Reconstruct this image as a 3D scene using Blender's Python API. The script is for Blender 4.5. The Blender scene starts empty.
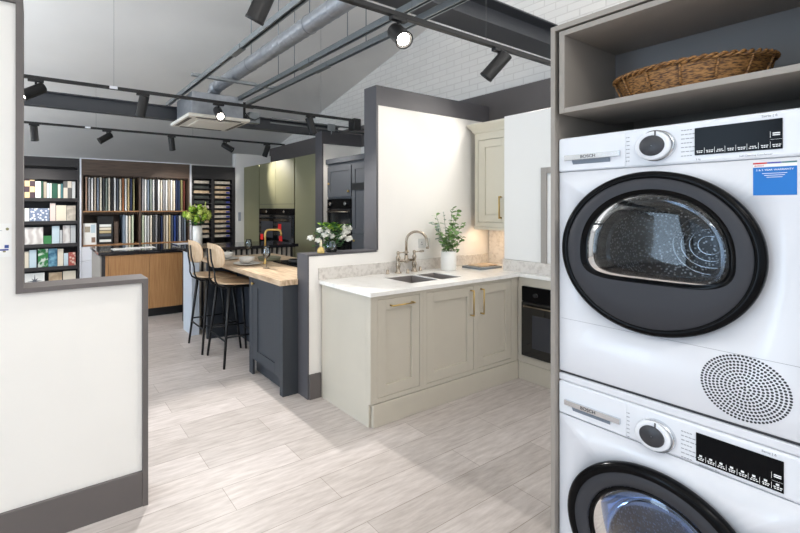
import bpy, bmesh, math, random
from mathutils import Vector, Matrix
R = random.Random(7)
PI = math.pi
S = bpy.context.scene
COL = S.collection

# ------------------------------------------------------------------ materials
def lin(c):
    return tuple(((v/255)/12.92 if v/255 <= .04045 else ((v/255+.055)/1.055)**2.4) for v in c)
MATS = {}
def mat(name, rgb, rough=.5, metal=0., var=0., scale=20., stretch=(1,1,1), bump=0., spec=.5, coat=0., emit=None, es=0.):
    m = bpy.data.materials.new(name); m.use_nodes = True
    nt = m.node_tree; b = nt.nodes['Principled BSDF']
    c = lin(rgb)
    b.inputs['Base Color'].default_value = (*c, 1)
    b.inputs['Roughness'].default_value = rough
    b.inputs['Metallic'].default_value = metal
    b.inputs['Specular IOR Level'].default_value = spec
    b.inputs['Coat Weight'].default_value = coat
    if emit:
        b.inputs['Emission Color'].default_value = (*lin(emit), 1); b.inputs['Emission Strength'].default_value = es
    tc = nt.nodes.new('ShaderNodeTexCoord'); mp = nt.nodes.new('ShaderNodeMapping')
    mp.inputs['Scale'].default_value = stretch
    nt.links.new(tc.outputs['Object'], mp.inputs[0])
    nz = nt.nodes.new('ShaderNodeTexNoise'); nz.inputs['Scale'].default_value = scale; nz.inputs['Detail'].default_value = 5
    nt.links.new(mp.outputs[0], nz.inputs['Vector'])
    if var > 0:
        rp = nt.nodes.new('ShaderNodeValToRGB')
        rp.color_ramp.elements[0].position = .3; rp.color_ramp.elements[1].position = .7
        rp.color_ramp.elements[0].color = (*[v*(1-var) for v in c], 1)
        rp.color_ramp.elements[1].color = (*[min(1, v*(1+var)) for v in c], 1)
        nt.links.new(nz.outputs['Fac'], rp.inputs[0]); nt.links.new(rp.outputs[0], b.inputs['Base Color'])
    if bump > 0:
        bp = nt.nodes.new('ShaderNodeBump'); bp.inputs['Strength'].default_value = bump; bp.inputs['Distance'].default_value = .004
        nt.links.new(nz.outputs['Fac'], bp.inputs['Height']); nt.links.new(bp.outputs[0], b.inputs['Normal'])
    MATS[name] = m
    return m
def two_tone(name, a, b2, kind='wave', scale=5., rough=.5, axis='X', dist=2., lo=.4, hi=.6, metal=0, stretch=(1,1,1)):
    m = mat(name, a, rough, metal); nt = m.node_tree; b = nt.nodes['Principled BSDF']
    mp = [n for n in nt.nodes if n.type == 'MAPPING'][0]; mp.inputs['Scale'].default_value = stretch
    if kind == 'wave':
        t = nt.nodes.new('ShaderNodeTexWave'); t.inputs['Scale'].default_value = scale; t.bands_direction = axis
        t.inputs['Distortion'].default_value = dist
    elif kind == 'check':
        t = nt.nodes.new('ShaderNodeTexChecker'); t.inputs['Scale'].default_value = scale
    elif kind == 'voro':
        t = nt.nodes.new('ShaderNodeTexVoronoi'); t.inputs['Scale'].default_value = scale
    else:
        t = nt.nodes.new('ShaderNodeTexNoise'); t.inputs['Scale'].default_value = scale; t.inputs['Detail'].default_value = 6
    nt.links.new(mp.outputs[0], t.inputs['Vector'])
    rp = nt.nodes.new('ShaderNodeValToRGB'); rp.color_ramp.elements[0].position = lo; rp.color_ramp.elements[1].position = hi
    rp.color_ramp.elements[0].color = (*lin(a), 1); rp.color_ramp.elements[1].color = (*lin(b2), 1)
    out = t.outputs['Distance'] if kind == 'voro' else t.outputs['Fac']
    nt.links.new(out, rp.inputs[0]); nt.links.new(rp.outputs[0], b.inputs['Base Color'])
    return m

M = MATS
mat('paint_white', (236,232,226), .75, var=.01, scale=3)
mat('boxing_white', (232,230,226), .7)
mat('trim_grey', (98,92,90), .55, var=.03, scale=8)
mat('trim_blue_grey', (79,77,80), .5, var=.03, scale=8)
mat('dark_band', (84,79,78), .7, var=.03, scale=6)
mat('roof_paint', (228,225,221), .85, var=.02, scale=2)
mat('stone_cabinet', (192,184,169), .42, var=.015, scale=8)
mat('cream_cabinet', (212,205,187), .42)
mat('brass', (196,165,100), .28, .95)
mat('nickel', (178,166,150), .25, 1)
mat('chrome', (215,218,222), .12, 1)
mat('steel', (165,166,168), .3, .9, var=.06, scale=30)
mat('sink_steel', (165,158,154), .35, .6)
mat('laundry_taupe', (152,145,137), .45)
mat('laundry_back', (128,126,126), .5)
mat('appliance_white', (222,223,228), .28, coat=.3)
mat('appliance_plate', (228,230,235), .3)
mat('gloss_black', (8,8,10), .16, spec=.1)
mat('satin_black', (20,20,22), .4)
mat('black_metal', (22,22,24), .45, .3)
mat('door_grey', (54,55,60), .5, spec=.3)
mat('dial_dark', (50,51,56), .35)
mat('ink_grey', (150,152,158), .6)
mat('ink_dark', (42,42,48), .6)
mat('ink_white', (240,240,240), .6)
mat('ink_red', (200,40,40), .6)
mat('sticker_blue', (5,112,195), .5)
mat('sticker_purple', (70,70,160), .5)
mat('navy_cabinet', (51,55,61), .45)
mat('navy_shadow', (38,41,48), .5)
mat('green_cabinet', (121,118,90), .5)
mat('slate_cabinet', (82,84,88), .45)
mat('oven_glass', (16,17,19), .1, coat=.4)
mat('red_sticker', (235,40,35), .6, emit=None)
mat('track_black', (24,23,24), .5)
mat('spot_black', (30,29,29), .38, .2)
mat('beam_grey', (56,58,63), .5, var=.04, scale=10)
mat('galvanised', (160,164,170), .42, .75, var=.1, scale=14)
mat('channel_zinc', (138,143,146), .42, .75, var=.06, scale=25)
mat('cassette_white', (232,226,214), .5)
mat('grille_dark', (92,86,76), .6)
mat('shelf_black', (40,38,40), .5, var=.1, scale=6, stretch=(1,1,8))
mat('counter_black', (34,33,36), .12, coat=.4)
mat('ceramic_white', (235,232,226), .3)
mat('ceramic_grey', (205,202,196), .4)
mat('leaf_green', (112,148,84), .5, var=.25, scale=30)
mat('leaf_lime', (150,180,60), .5, var=.25, scale=40)
mat('leaf_dark', (48,98,40), .5, var=.3, scale=30)
mat('leaf_grey', (150,165,150), .6)
mat('stem_green', (90,110,60), .6)
mat('petal_white', (245,243,236), .6)
mat('petal_lime', (196,208,110), .6)
mat('book_grey', (120,128,135), .5)
mat('paper', (240,238,234), .7)
mat('bottle_gold', (215,185,110), .25)
mat('label_cream', (238,225,195), .6)
mat('unit_white', (225,226,232), .5)
mat('pale_blue_panel', (196,203,212), .4, var=.05, scale=8, stretch=(1,6,1))
mat('board_olive', (110,112,92), .5)
mat('wire_grey', (120,122,122), .5, .5)
mat('lens_on', (255,255,255), .5, emit=(255,246,232), es=28)
mat('lens_off', (200,195,180), .3)
mat('blue_tag', (45,55,140), .6)
mat('socket_grey', (214,212,208), .4)
mat('plaque', (150,155,165), .5)
two_tone('oak_panel', (186,140,92), (160,112,68), 'noise', 6, .45, stretch=(14,14,.6), lo=.3, hi=.7)
two_tone('walnut_panel', (98,80,68), (72,58,49), 'noise', 6, .5, stretch=(.8,4,14), lo=.3, hi=.7)
two_tone('plywood', (208,182,150), (182,150,116), 'noise', 7, .45, stretch=(1,16,3), lo=.3, hi=.7)
two_tone('oak_edge', (170,128,88), (140,100,66), 'noise', 7, .5, stretch=(1,6,6))
two_tone('island_wood', (214,190,160), (150,118,88), 'noise', 5, .35, stretch=(9,1,4), lo=.35, hi=.75)
two_tone('quartz', (240,237,232), (224,220,213), 'noise', 14, .18, lo=.5, hi=.85)
two_tone('quartz_splash', (216,210,203), (186,178,170), 'noise', 38, .25, lo=.45, hi=.75)
two_tone('rattan', (168,120,66), (70,42,20), 'noise', 75, .6, stretch=(1,1,4), lo=.40, hi=.62)
two_tone('drum_metal', (225,228,232), (60,62,66), 'voro', 95, .3, lo=.18, hi=.42, metal=.35)
two_tone('tile_check', (222,196,150), (70,50,60), 'check', 12, .5)
two_tone('tile_damask', (228,230,236), (120,134,160), 'voro', 26, .5, lo=.35, hi=.42)
two_tone('tile_diamond', (210,200,186), (100,98,96), 'check', 9, .5, stretch=(1,1,.7))
two_tone('tile_marble', (228,224,220), (196,188,184), 'wave', 3, .3, dist=12, lo=.1, hi=.9)
two_tone('tile_green_leaf', (200,210,200), (40,120,60), 'noise', 14, .4, lo=.45, hi=.52)
two_tone('tile_blue_swirl', (120,170,190), (40,90,120), 'noise', 12, .4, lo=.4, hi=.6)
two_tone('tile_floral', (225,200,180), (180,90,80), 'voro', 22, .5, lo=.3, hi=.5)
two_tone('stone_beige', (200,178,148), (170,146,118), 'noise', 12, .5)
two_tone('stone_pale', (206,196,182), (176,166,152), 'noise', 14, .5)
two_tone('stone_dark', (70,74,70), (48,50,50), 'noise', 14, .4)
for n, c in dict(brown=(150,122,104), grey=(150,150,152), white=(232,232,228), taupe=(170,158,140), blue_grey=(120,132,146), cream=(226,216,196),
                 charcoal=(66,68,70), grey_green=(132,142,132), black=(34,32,34), orange_brown=(160,100,58), tan=(196,174,132), navy=(40,50,80),
                 olive=(140,134,92), pale_grey=(196,198,198), dark_blue=(36,52,82), red_brown=(104,50,40), royal_blue=(50,74,140), pale_green=(196,206,180),
                 slate=(84,88,96), teal=(70,120,125), dark_green=(34,84,66), pink=(226,206,198), pale_blue=(196,212,220), leaf=(60,130,76)).items():
    mat('finish_'+n, c, .45)
def glass(name, rgb, tint=.12, rough=.03):
    m = bpy.data.materials.new(name); m.use_nodes = True; nt = m.node_tree
    for n in list(nt.nodes): nt.nodes.remove(n)
    o = nt.nodes.new('ShaderNodeOutputMaterial'); mx = nt.nodes.new('ShaderNodeMixShader')
    t = nt.nodes.new('ShaderNodeBsdfTransparent'); t.inputs[0].default_value = (*lin(rgb), 1)
    g = nt.nodes.new('ShaderNodeBsdfGlossy'); g.inputs['Roughness'].default_value = rough
    f = nt.nodes.new('ShaderNodeFresnel'); f.inputs[0].default_value = 1.5
    ad = nt.nodes.new('ShaderNodeMath'); ad.operation = 'ADD'; ad.use_clamp = True; ad.inputs[1].default_value = tint
    nt.links.new(f.outputs[0], ad.inputs[0]); nt.links.new(ad.outputs[0], mx.inputs[0])
    nt.links.new(t.outputs[0], mx.inputs[1]); nt.links.new(g.outputs[0], mx.inputs[2]); nt.links.new(mx.outputs[0], o.inputs[0])
    M[name] = m
glass('door_glass', (225,230,234), .0)
glass('door_glass_blue', (170,192,228), .04)  # washer door glass: blue reflections put into the tint
glass('clear_glass', (235,240,242), .06)

def floor_material():
    m = mat('floor_planks', (200,192,184), .45); nt = m.node_tree; b = nt.nodes['Principled BSDF']; L = nt.links
    tc = [n for n in nt.nodes if n.type == 'TEX_COORD'][0]
    br = nt.nodes.new('ShaderNodeTexBrick'); br.inputs['Scale'].default_value = 1
    br.inputs['Brick Width'].default_value = 1.3; br.inputs['Row Height'].default_value = .19; br.inputs['Mortar Size'].default_value = .0015
    br.offset = .37
    br.inputs['Color1'].default_value = (*lin((208,199,194)), 1); br.inputs['Color2'].default_value = (*lin((190,181,175)), 1)
    br.inputs['Mortar'].default_value = (*lin((150,140,130)), 1)
    L.new(tc.outputs['Object'], br.inputs['Vector'])
    mp = nt.nodes.new('ShaderNodeMapping'); mp.inputs['Scale'].default_value = (2.2, 16, 1)
    L.new(tc.outputs['Object'], mp.inputs[0])
    nz = nt.nodes.new('ShaderNodeTexNoise'); nz.inputs['Scale'].default_value = 2.6; nz.inputs['Detail'].default_value = 8; nz.inputs['Roughness'].default_value = .62
    L.new(mp.outputs[0], nz.inputs['Vector'])
    rp = nt.nodes.new('ShaderNodeValToRGB'); rp.color_ramp.elements[0].position = .3; rp.color_ramp.elements[1].position = .68
    rp.color_ramp.elements[0].color = (.62,.59,.57,1); rp.color_ramp.elements[1].color = (1,1,1,1)
    L.new(nz.outputs['Fac'], rp.inputs[0])
    mx = nt.nodes.new('ShaderNodeMix'); mx.data_type = 'RGBA'; mx.blend_type = 'MULTIPLY'; mx.inputs[0].default_value = .8
    L.new(br.outputs['Color'], mx.inputs[6]); L.new(rp.outputs[0], mx.inputs[7]); L.new(mx.outputs[2], b.inputs['Base Color'])
floor_material()
def brick_material():
    m = mat('painted_brick', (228,225,221), .8); nt = m.node_tree; b = nt.nodes['Principled BSDF']; L = nt.links
    tc = [n for n in nt.nodes if n.type == 'TEX_COORD'][0]
    sp = nt.nodes.new('ShaderNodeSeparateXYZ'); cb = nt.nodes.new('ShaderNodeCombineXYZ')
    L.new(tc.outputs['Object'], sp.inputs[0]); L.new(sp.outputs[1], cb.inputs[0]); L.new(sp.outputs[2], cb.inputs[1])
    br = nt.nodes.new('ShaderNodeTexBrick'); br.inputs['Scale'].default_value = 1
    br.inputs['Brick Width'].default_value = .225; br.inputs['Row Height'].default_value = .075; br.inputs['Mortar Size'].default_value = .006
    br.inputs['Color1'].default_value = (*lin((232,229,225)), 1); br.inputs['Color2'].default_value = (*lin((227,224,220)), 1)
    br.inputs['Mortar'].default_value = (*lin((216,212,208)), 1)
    L.new(cb.outputs[0], br.inputs['Vector']); L.new(br.outputs['Color'], b.inputs['Base Color'])
    bp = nt.nodes.new('ShaderNodeBump'); bp.inputs['Strength'].default_value = .5; bp.inputs['Distance'].default_value = .006; bp.invert = True
    L.new(br.outputs['Fac'], bp.inputs['Height']); L.new(bp.outputs[0], b.inputs['Normal'])
brick_material()

# ------------------------------------------------------------------ building helpers
class MB:
    """collects shapes in world coordinates; build() links them as ONE mesh object under a parent"""
    def __init__(s): s.bm = bmesh.new()
    def box(s, x0, x1, y0, y1, z0, z1, mtx=None):
        v = [s.bm.verts.new(p) for p in [(x0,y0,z0),(x1,y0,z0),(x1,y1,z0),(x0,y1,z0),(x0,y0,z1),(x1,y0,z1),(x1,y1,z1),(x0,y1,z1)]]
        if mtx is not None:
            for q in v: q.co = mtx @ q.co
        for f in [(0,3,2,1),(4,5,6,7),(0,1,5,4),(1,2,6,5),(2,3,7,6),(3,0,4,7)]:
            s.bm.faces.new([v[i] for i in f])
        return s
    def loft(s, loops, close=False, cap0=False, cap1=False, smooth=True):
        rows = [[s.bm.verts.new(p) for p in lp] for lp in loops]
        n = len(rows[0]); k = len(rows)
        for i in range(k if close else k-1):
            a = rows[i]; b = rows[(i+1) % k]
            for j in range(n):
                f = s.bm.faces.new([a[j], a[(j+1) % n], b[(j+1) % n], b[j]]); f.smooth = smooth
        if cap0: s.bm.faces.new(list(reversed(rows[0])))
        if cap1: s.bm.faces.new(rows[-1])
        return s
    def cyl(s, a, b, r, r2=None, n=16, caps=True):
        a = Vector(a); b = Vector(b); d = (b-a).normalized(); r2 = r if r2 is None else r2
        u = d.orthogonal().normalized(); w = d.cross(u)
        lp = [[c + (u*math.cos(2*PI*i/n) + w*math.sin(2*PI*i/n))*rr for i in range(n)] for c, rr in ((a, r), (b, r2))]
        return s.loft(lp, cap0=caps, cap1=caps)
    def tube(s, pts, r, n=10):
        pts = [Vector(p) for p in pts]; loops = []; u = None
        for i, p in enumerate(pts):
            d = (pts[min(i+1, len(pts)-1)] - pts[max(i-1, 0)]).normalized()
            u = d.orthogonal().normalized() if u is None else (u - d*u.dot(d)).normalized()
            w = d.cross(u); rr = r[i] if isinstance(r, (list, tuple)) else r
            loops.append([p + (u*math.cos(2*PI*k/n) + w*math.sin(2*PI*k/n))*rr for k in range(n)])
        return s.loft(loops, cap0=True, cap1=True)
    def lathe(s, c, prof, n=32, axis='z', cap0=False, cap1=False):
        c = Vector(c); loops = []
        for r, h in prof:
            lp = []
            for k in range(n):
                a = 2*PI*k/n; p, q = r*math.cos(a), r*math.sin(a)
                lp.append(c + (Vector((p, q, h)) if axis == 'z' else Vector((h, q, p))))
            loops.append(lp)
        return s.loft(loops, cap0=cap0, cap1=cap1)
    def poly(s, pts, smooth=False):
        f = s.bm.faces.new([s.bm.verts.new(p) for p in pts]); f.smooth = smooth; return s
    def prism(s, pts, d):
        a = [s.bm.verts.new(p) for p in pts]; b = [s.bm.verts.new(Vector(p)+Vector(d)) for p in pts]; n = len(a)
        s.bm.faces.new(a); s.bm.faces.new(list(reversed(b)))
        for i in range(n): s.bm.faces.new([a[i], b[i], b[(i+1) % n], a[(i+1) % n]])
        return s
    def blob(s, c, r, seed=0, amt=.15, sub=2, sq=(1,1,1)):
        rr = random.Random(seed); res = bmesh.ops.create_icosphere(s.bm, subdivisions=sub, radius=1)
        for v in res['verts']:
            k = r*(1 + rr.uniform(-amt, amt)); v.co = Vector((v.co.x*k*sq[0], v.co.y*k*sq[1], v.co.z*k*sq[2])) + Vector(c)
            for f in v.link_faces: f.smooth = True
        return s
    def leaf(s, p, d, l, w, up=(0,0,1), fold=.2):
        p = Vector(p); d = Vector(d).normalized(); sd = d.cross(Vector(up))
        sd = sd.normalized() if sd.length > .01 else Vector((1,0,0)); nn = sd.cross(d)
        pts = [p, p+d*l*.35+sd*w*.5+nn*w*fold, p+d*l*.75+sd*w*.42+nn*w*fold, p+d*l, p+d*l*.75-sd*w*.42+nn*w*fold, p+d*l*.35-sd*w*.5+nn*w*fold]
        v = [s.bm.verts.new(q) for q in pts]; m1 = s.bm.verts.new(p+d*l*.55)
        for i in range(6):
            f = s.bm.faces.new([v[i], v[(i+1) % 6], m1]); f.smooth = True
        return s
    def build(s, name, material, parent=None, bevel=0., origin=None, recalc=True):
        if recalc: bmesh.ops.recalc_face_normals(s.bm, faces=s.bm.faces)
        off = Vector((0,0,0))
        if parent is not None:
            q = parent
            while q is not None: off += q.location; q = q.parent
        elif origin is not None: off = Vector(origin)
        for v in s.bm.verts: v.co -= off
        me = bpy.data.meshes.new(name); s.bm.to_mesh(me); s.bm.free()
        o = bpy.data.objects.new(name, me); COL.objects.link(o)
        if parent is not None: o.parent = parent
        elif origin is not None: o.location = off
        me.materials.append(M[material])
        if bevel > 0:
            b = o.modifiers.new('bevel', 'BEVEL'); b.width = bevel; b.segments = 2; b.limit_method = 'ANGLE'; b.angle_limit = .6
        return o
def thing(name, label, cat, loc=(0,0,0), group=None):
    o = bpy.data.objects.new(name, None); COL.objects.link(o); o.location = loc; o.empty_display_size = .05
    o['label'] = label; o['category'] = cat
    if group: o['group'] = group
    return o
def tag(o, label, cat, group=None):
    o['label'] = label; o['category'] = cat
    if group: o['group'] = group
    return o
def struct(name, mb, m, bevel=0., label=None):
    o = mb.build(name, m, bevel=bevel); o['kind'] = 'structure'
    if label: o['label'] = label; o['category'] = name.split('_')[0]
    return o
def copy_tree(o, parent=None):
    c = o.copy(); COL.objects.link(c)
    if parent is not None: c.parent = parent
    for ch in [x for x in bpy.data.objects if x.parent == o and x != c]: copy_tree(ch, c)
    return c
def box1(name, m, x0, x1, y0, y1, z0, z1, parent=None, bevel=0., origin=None):
    return MB().box(x0, x1, y0, y1, z0, z1).build(name, m, parent, bevel, origin)
def solid(name, m, x0, x1, y0, y1, z0, z1, label, cat, group=None, bevel=.001):
    o = box1(name, m, x0, x1, y0, y1, z0, z1, None, bevel, ((x0+x1)/2, (y0+y1)/2, z0)); return tag(o, label, cat, group)
# vertical front planes: 'Y' faces -Y (u = x), 'X' faces -X (u = y); w is depth in front of the plane
def fbox(mb, face, pl, u0, u1, v0, v1, w0, w1):
    if face == 'Y': mb.box(u0, u1, pl-w1, pl-w0, v0, v1)
    else: mb.box(pl-w1, pl-w0, u0, u1, v0, v1)
    return mb
def shaker(face, pl, u0, u1, v0, v1, rail=.075, th=.02, rec=.009, w=0.):
    mb = MB()
    fbox(mb, face, pl, u0, u0+rail, v0, v1, w, w+th); fbox(mb, face, pl, u1-rail, u1, v0, v1, w, w+th)
    fbox(mb, face, pl, u0+rail, u1-rail, v0, v0+rail, w, w+th); fbox(mb, face, pl, u0+rail, u1-rail, v1-rail, v1, w, w+th)
    fbox(mb, face, pl, u0+rail, u1-rail, v0+rail, v1-rail, w, w+th-rec)
    return mb
def pt(face, pl, u, v, w): return (u, pl-w, v) if face == 'Y' else (pl-w, u, v)
def bar_handle(face, pl, u, v, length, horiz, parent, w=0., m='brass', name='handle', r=.005, out=.03):
    h = length/2; mb = MB()
    a, b = ((u-h, v), (u+h, v)) if horiz else ((u, v-h), (u, v+h))
    mb.cyl(pt(face, pl, *a, w+out), pt(face, pl, *b, w+out), r)
    for q in (a, b): mb.cyl(pt(face, pl, *q, w), pt(face, pl, *q, w+out+.002), r*1.15)
    return mb.build(name, m, parent)
def text_x(s, y, z, x, size, m, parent, name='lettering', align='LEFT', tilt=0.):
    """flat lettering lying on a surface that faces -X"""
    c = bpy.data.curves.new(name, 'FONT'); c.body = s; c.size = size; c.align_x = align; c.align_y = 'CENTER'; c.extrude = .0002; c.offset = size*.012
    o = bpy.data.objects.new(name, c)
    COL.objects.link(o); bpy.context.view_layer.update()
    me = bpy.data.meshes.new_from_object(o.evaluated_get(bpy.context.evaluated_depsgraph_get()))
    bpy.data.objects.remove(o)
    mt = Matrix(((0,0,-1,x),(-1,0,0,y),(0,1,0,z),(0,0,0,1)))
    off = Vector((0,0,0)); q = parent
    while q is not None: off += q.location; q = q.parent
    me.transform(Matrix.Translation(-off) @ mt)
    n = bpy.data.objects.new(name, me); COL.objects.link(n); n.parent = parent; me.materials.clear(); me.materials.append(M[m])
    return n

# ------------------------------------------------------------------ camera
cam = bpy.data.cameras.new('camera'); co = bpy.data.objects.new('camera', cam); COL.objects.link(co); S.camera = co
co.location = (0, 0, 1.44); co.rotation_euler = (PI/2, 0, -math.atan2(.5191041, .854711))
cam.sensor_width = 36; cam.lens = 36*430/800; cam.shift_x = (400-297)/800; cam.shift_y = (208-266.5)/800
cam.clip_start = .05; cam.clip_end = 60

# ------------------------------------------------------------------ room shell
struct('floor', MB().box(-3.6, 4.6, -3.2, 9.8, -.1, 0), 'floor_planks')
zr = lambda y: 4.87 - .253*y
YT = 1.0                                                     # ridge line of the pitched roof
struct('ceiling', MB().prism([(-3.6,9.8,zr(9.8)), (-3.6,YT,zr(YT)), (-3.6,YT,zr(YT)+.1), (-3.6,9.8,zr(9.8)+.1)], (8.2,0,0)), 'roof_paint')
struct('ceiling_front', MB().prism([(-3.6,YT,zr(YT)), (-3.6,-3.2,zr(YT)-.253*4.2), (-3.6,-3.2,zr(YT)-.253*4.2+.1), (-3.6,YT,zr(YT)+.1)], (8.2,0,0)), 'roof_paint')
struct('wall_right', MB().prism([(4.5,-3.2,0), (4.5,9.7,0), (4.5,9.7,zr(9.7)), (4.5,YT,zr(YT)), (4.5,-3.2,zr(YT)-.253*4.2)], (.1,0,0)), 'painted_brick')
struct('wall_back', MB().box(-3.6, 4.5, 9.6, 9.7, 0, zr(9.6)), 'roof_paint')
zl = zr(YT)-.253*4.2
# unseen shopfront walls; window openings added behind and beside the camera for daylight
wl = MB()
wl.box(-3.6,-3.5,-3.2,9.6,0,.35); wl.box(-3.6,-3.5,-3.2,9.6,2.75,2.95)
for y0, y1 in ((-3.2,-2.9), (.9,1.2), (4.6,4.9), (8.9,9.6)): wl.box(-3.6,-3.5,y0,y1,.35,2.75)
wl.prism([(-3.6,-3.2,2.95),(-3.6,9.6,2.95),(-3.6,7.6,zr(7.6)),(-3.6,YT,zr(YT)),(-3.6,-3.2,zl)], (.1,0,0))
struct('wall_left', wl, 'paint_white')
wf = MB()
wf.box(-3.5,4.5,-3.2,-3.1,0,.35); wf.box(-3.5,4.5,-3.2,-3.1,2.75,zl)
for x0, x1 in ((-3.5,-3.3), (.3,.6), (4.2,4.5)): wf.box(x0,x1,-3.2,-3.1,.35,2.75)
struct('wall_front', wf, 'paint_white')
k = 1
for (a0, a1) in ((-2.9,.9), (1.2,4.6), (4.9,8.9)):
    mb = MB()
    for z in (.35,2.69): mb.box(-3.58,-3.52,a0,a1,z,z+.06)
    for y in (a0, (a0+a1)/2-.03, a1-.06): mb.box(-3.58,-3.52,y,y+.06,.41,2.69)
    struct('window_%d' % k, mb, 'trim_grey'); k += 1
for (a0, a1) in ((-3.3,.3), (.6,4.2)):
    mb = MB()
    for z in (.35,2.69): mb.box(a0,a1,-3.18,-3.12,z,z+.06)
    for x in (a0, (a0+a1)/2-.03, a1-.06): mb.box(x,x+.06,-3.18,-3.12,.41,2.69)
    struct('window_%d' % k, mb, 'trim_grey'); k += 1

# left display partition (step shaped), with trims and skirting
struct('wall_left_partition', MB().box(-3.5,.44,2.176,2.31,0,1.078).box(-3.5,-.073,2.176,2.31,1.078,2.305), 'paint_white')
struct('trim_1', MB().box(-.073,-.046,2.158,2.325,1.078,2.33).box(-.0459,.4399,2.158,2.325,1.078,1.099).box(.44,.466,2.158,2.325,0,1.099)
       .box(-3.5,-.073,2.158,2.325,2.305,2.42), 'trim_grey')
struct('baseboard_left', MB().box(-3.5,.4395,2.160,2.1755,0,.168), 'trim_grey', .002)
# middle partition: low part with opening, tall part behind the sink
struct('wall_middle', MB().box(1.755,2.44,2.72,2.86,0,1.074).box(2.44,3.93,2.72,2.86,0,2.30), 'paint_white')
struct('trim_2', MB().box(1.742,1.7545,2.715,2.865,0,1.09).box(1.7545,2.425,2.715,2.865,1.0745,1.09).box(2.418,2.4395,2.712,2.866,1.0905,2.464)
       .box(2.4395,3.93,2.714,2.866,2.3005,2.464), 'trim_blue_grey')
struct('baseboard_middle', MB().box(1.755,1.858,2.703,2.719,0,.185), 'trim_grey')
# wall carrying the tall units and the oven run
struct('wall_side', MB().box(3.93,4.05,-1.0,7.5,0,2.3), 'paint_white')
struct('trim_3', MB().box(3.92,4.06,-1.0,7.5,2.3005,2.60), 'dark_band')
struct('wall_boxing', MB().box(3.55,3.929,1.2,2.305,.99,2.25), 'boxing_white', .002)
struct('trim_6', MB().box(3.536,3.549,1.93,1.975,.991,1.77).box(3.536,3.549,1.60,1.929,1.72,1.77), 'laundry_taupe')
# far partition beside the slate units
struct('wall_far_partition', MB().box(3.275,3.929,4.73,4.86,0,2.30), 'paint_white')
struct('trim_4', MB().box(3.25,3.274,4.715,4.87,0,2.464).box(3.274,3.919,4.715,4.87,2.3005,2.464), 'trim_blue_grey')
# white pier beside the rack
struct('wall_pier', MB().box(3.165,3.90,7.41,7.55,0,2.45), 'roof_paint')
struct('trim_5', MB().box(3.22,3.27,7.402,7.4095,1.2,1.36), 'plaque')

# ------------------------------------------------------------------ steel beams, tracks, duct, channels
def ibeam(y, z0, z1, w, label, x1=4.49):
    t = .012; mb = MB(); x0 = -3.49
    mb.box(x0,x1,y-w/2,y+w/2,z0,z0+t).box(x0,x1,y-w/2,y+w/2,z1-t,z1).box(x0,x1,y-t/2,y+t/2,z0+t,z1-t)
    return tag(mb.build('steel_beam', 'beam_grey', origin=(0,y,z0)), label, 'beam')
ibeam(5.25, 2.505, 2.665, .10, 'dark grey steel beam crossing the room just behind the ceiling cassette', 3.915)
ibeam(2.21, 2.9, 3.10, .21, 'dark grey steel beam close overhead, above the sink partition')

def track(y, x0, x1, label, wires, z=2.54):
    t = thing('lighting_track', label, 'track', ((x0+x1)/2, y, z), 'black lighting tracks')
    box1('rail', 'track_black', x0, x1, y-.016, y+.016, z, z+.028, t, .002)
    box1('joiner', 'unit_white', (.58 if y > 4 else 1.2), (.58 if y > 4 else 1.2)+.07, y-.0175, y+.0175, z+.002, z+.0285, t)
    for x in wires: MB().cyl((x,y,z+.028), (x,y,min(zr(y)-.002, 4.6)), .0013, n=6).build('suspension_wire', 'wire_grey', t)
    return t
track(1.82, -.6, 3.85, 'black lighting track nearest the camera, above the sink cabinets', (.4, 1.90, 2.6))
track(4.3, -1.6, 3.45, 'black lighting track in the middle of the room, passing the ceiling cassette', (.62, 2.95))
track(6.6, -1.9, 3.75, 'black lighting track farthest back, in front of the sample shelving', (.72, 2.1))
for x, l in ((.56, 'middle'),):
    pass
CR = Vector((.854711, -.519104, 0)); CF = Vector((.519104, .854711, 0)); UP = Vector((0,0,1))
def spot(x, y, aim, label, on=False, power=60, size=110, z=2.54, col=(1,.95,.88), lens=None, blend=.6):
    d = Vector(aim).normalized(); t = thing('spotlight', label, 'spotlight', (x, y, z), 'black cylinder spotlights on the tracks')
    box1('adapter', 'track_black', x-.06, x+.06, y-.016, y+.016, z-.022, z-.0005, t, .003)
    MB().cyl((x,y,z-.022), (x,y,z-.075), .009).build('stem', 'track_black', t)
    p = Vector((x, y, z-.095)); a = p - d*.075; b = p + d*.115
    MB().loft([[a + (d.orthogonal().normalized()*math.cos(2*PI*i/24) + d.cross(d.orthogonal().normalized())*math.sin(2*PI*i/24))*r + d*h for i in range(24)]
               for r, h in ((.002,0),(.040,0),(.046,.006),(.0465,.184),(.049,.186),(.049,.2),(.043,.2),(.040,.175))]).build('housing', 'spot_black', t)
    MB().cyl(b - d*.012, b - d*.008, .034, n=24).build('lens', 'lens_on' if (on if lens is None else lens) else 'lens_off', t)
    if power > 0:
        l = bpy.data.lights.new('lamp', 'SPOT'); l.energy = power; l.spot_size = math.radians(size); l.spot_blend = blend; l.color = col; l.shadow_soft_size = .035
        lo = bpy.data.objects.new('lamp', l); COL.objects.link(lo); lo.parent = t
        lo.location = (b + d*.015) - Vector((x,y,z)); lo.rotation_euler = d.to_track_quat('-Z', 'Y').to_euler()
    return t
def aimv(r, u, f): return CR*r + UP*u + CF*f
spot(.93, 1.82, aimv(-.45,-.8,.3), 'black spotlight nearest the camera at the top edge, tipped down to the left', power=40)
spot(1.79, 1.82, (-.35,-.75,-.62), 'glaring spotlight above the opening beside the sink partition', True, 7, 120)
spot(2.74, 1.82, (-.30,.62,-.72), 'black spotlight above the sink, aimed away at the white wall', power=8, size=110)
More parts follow.
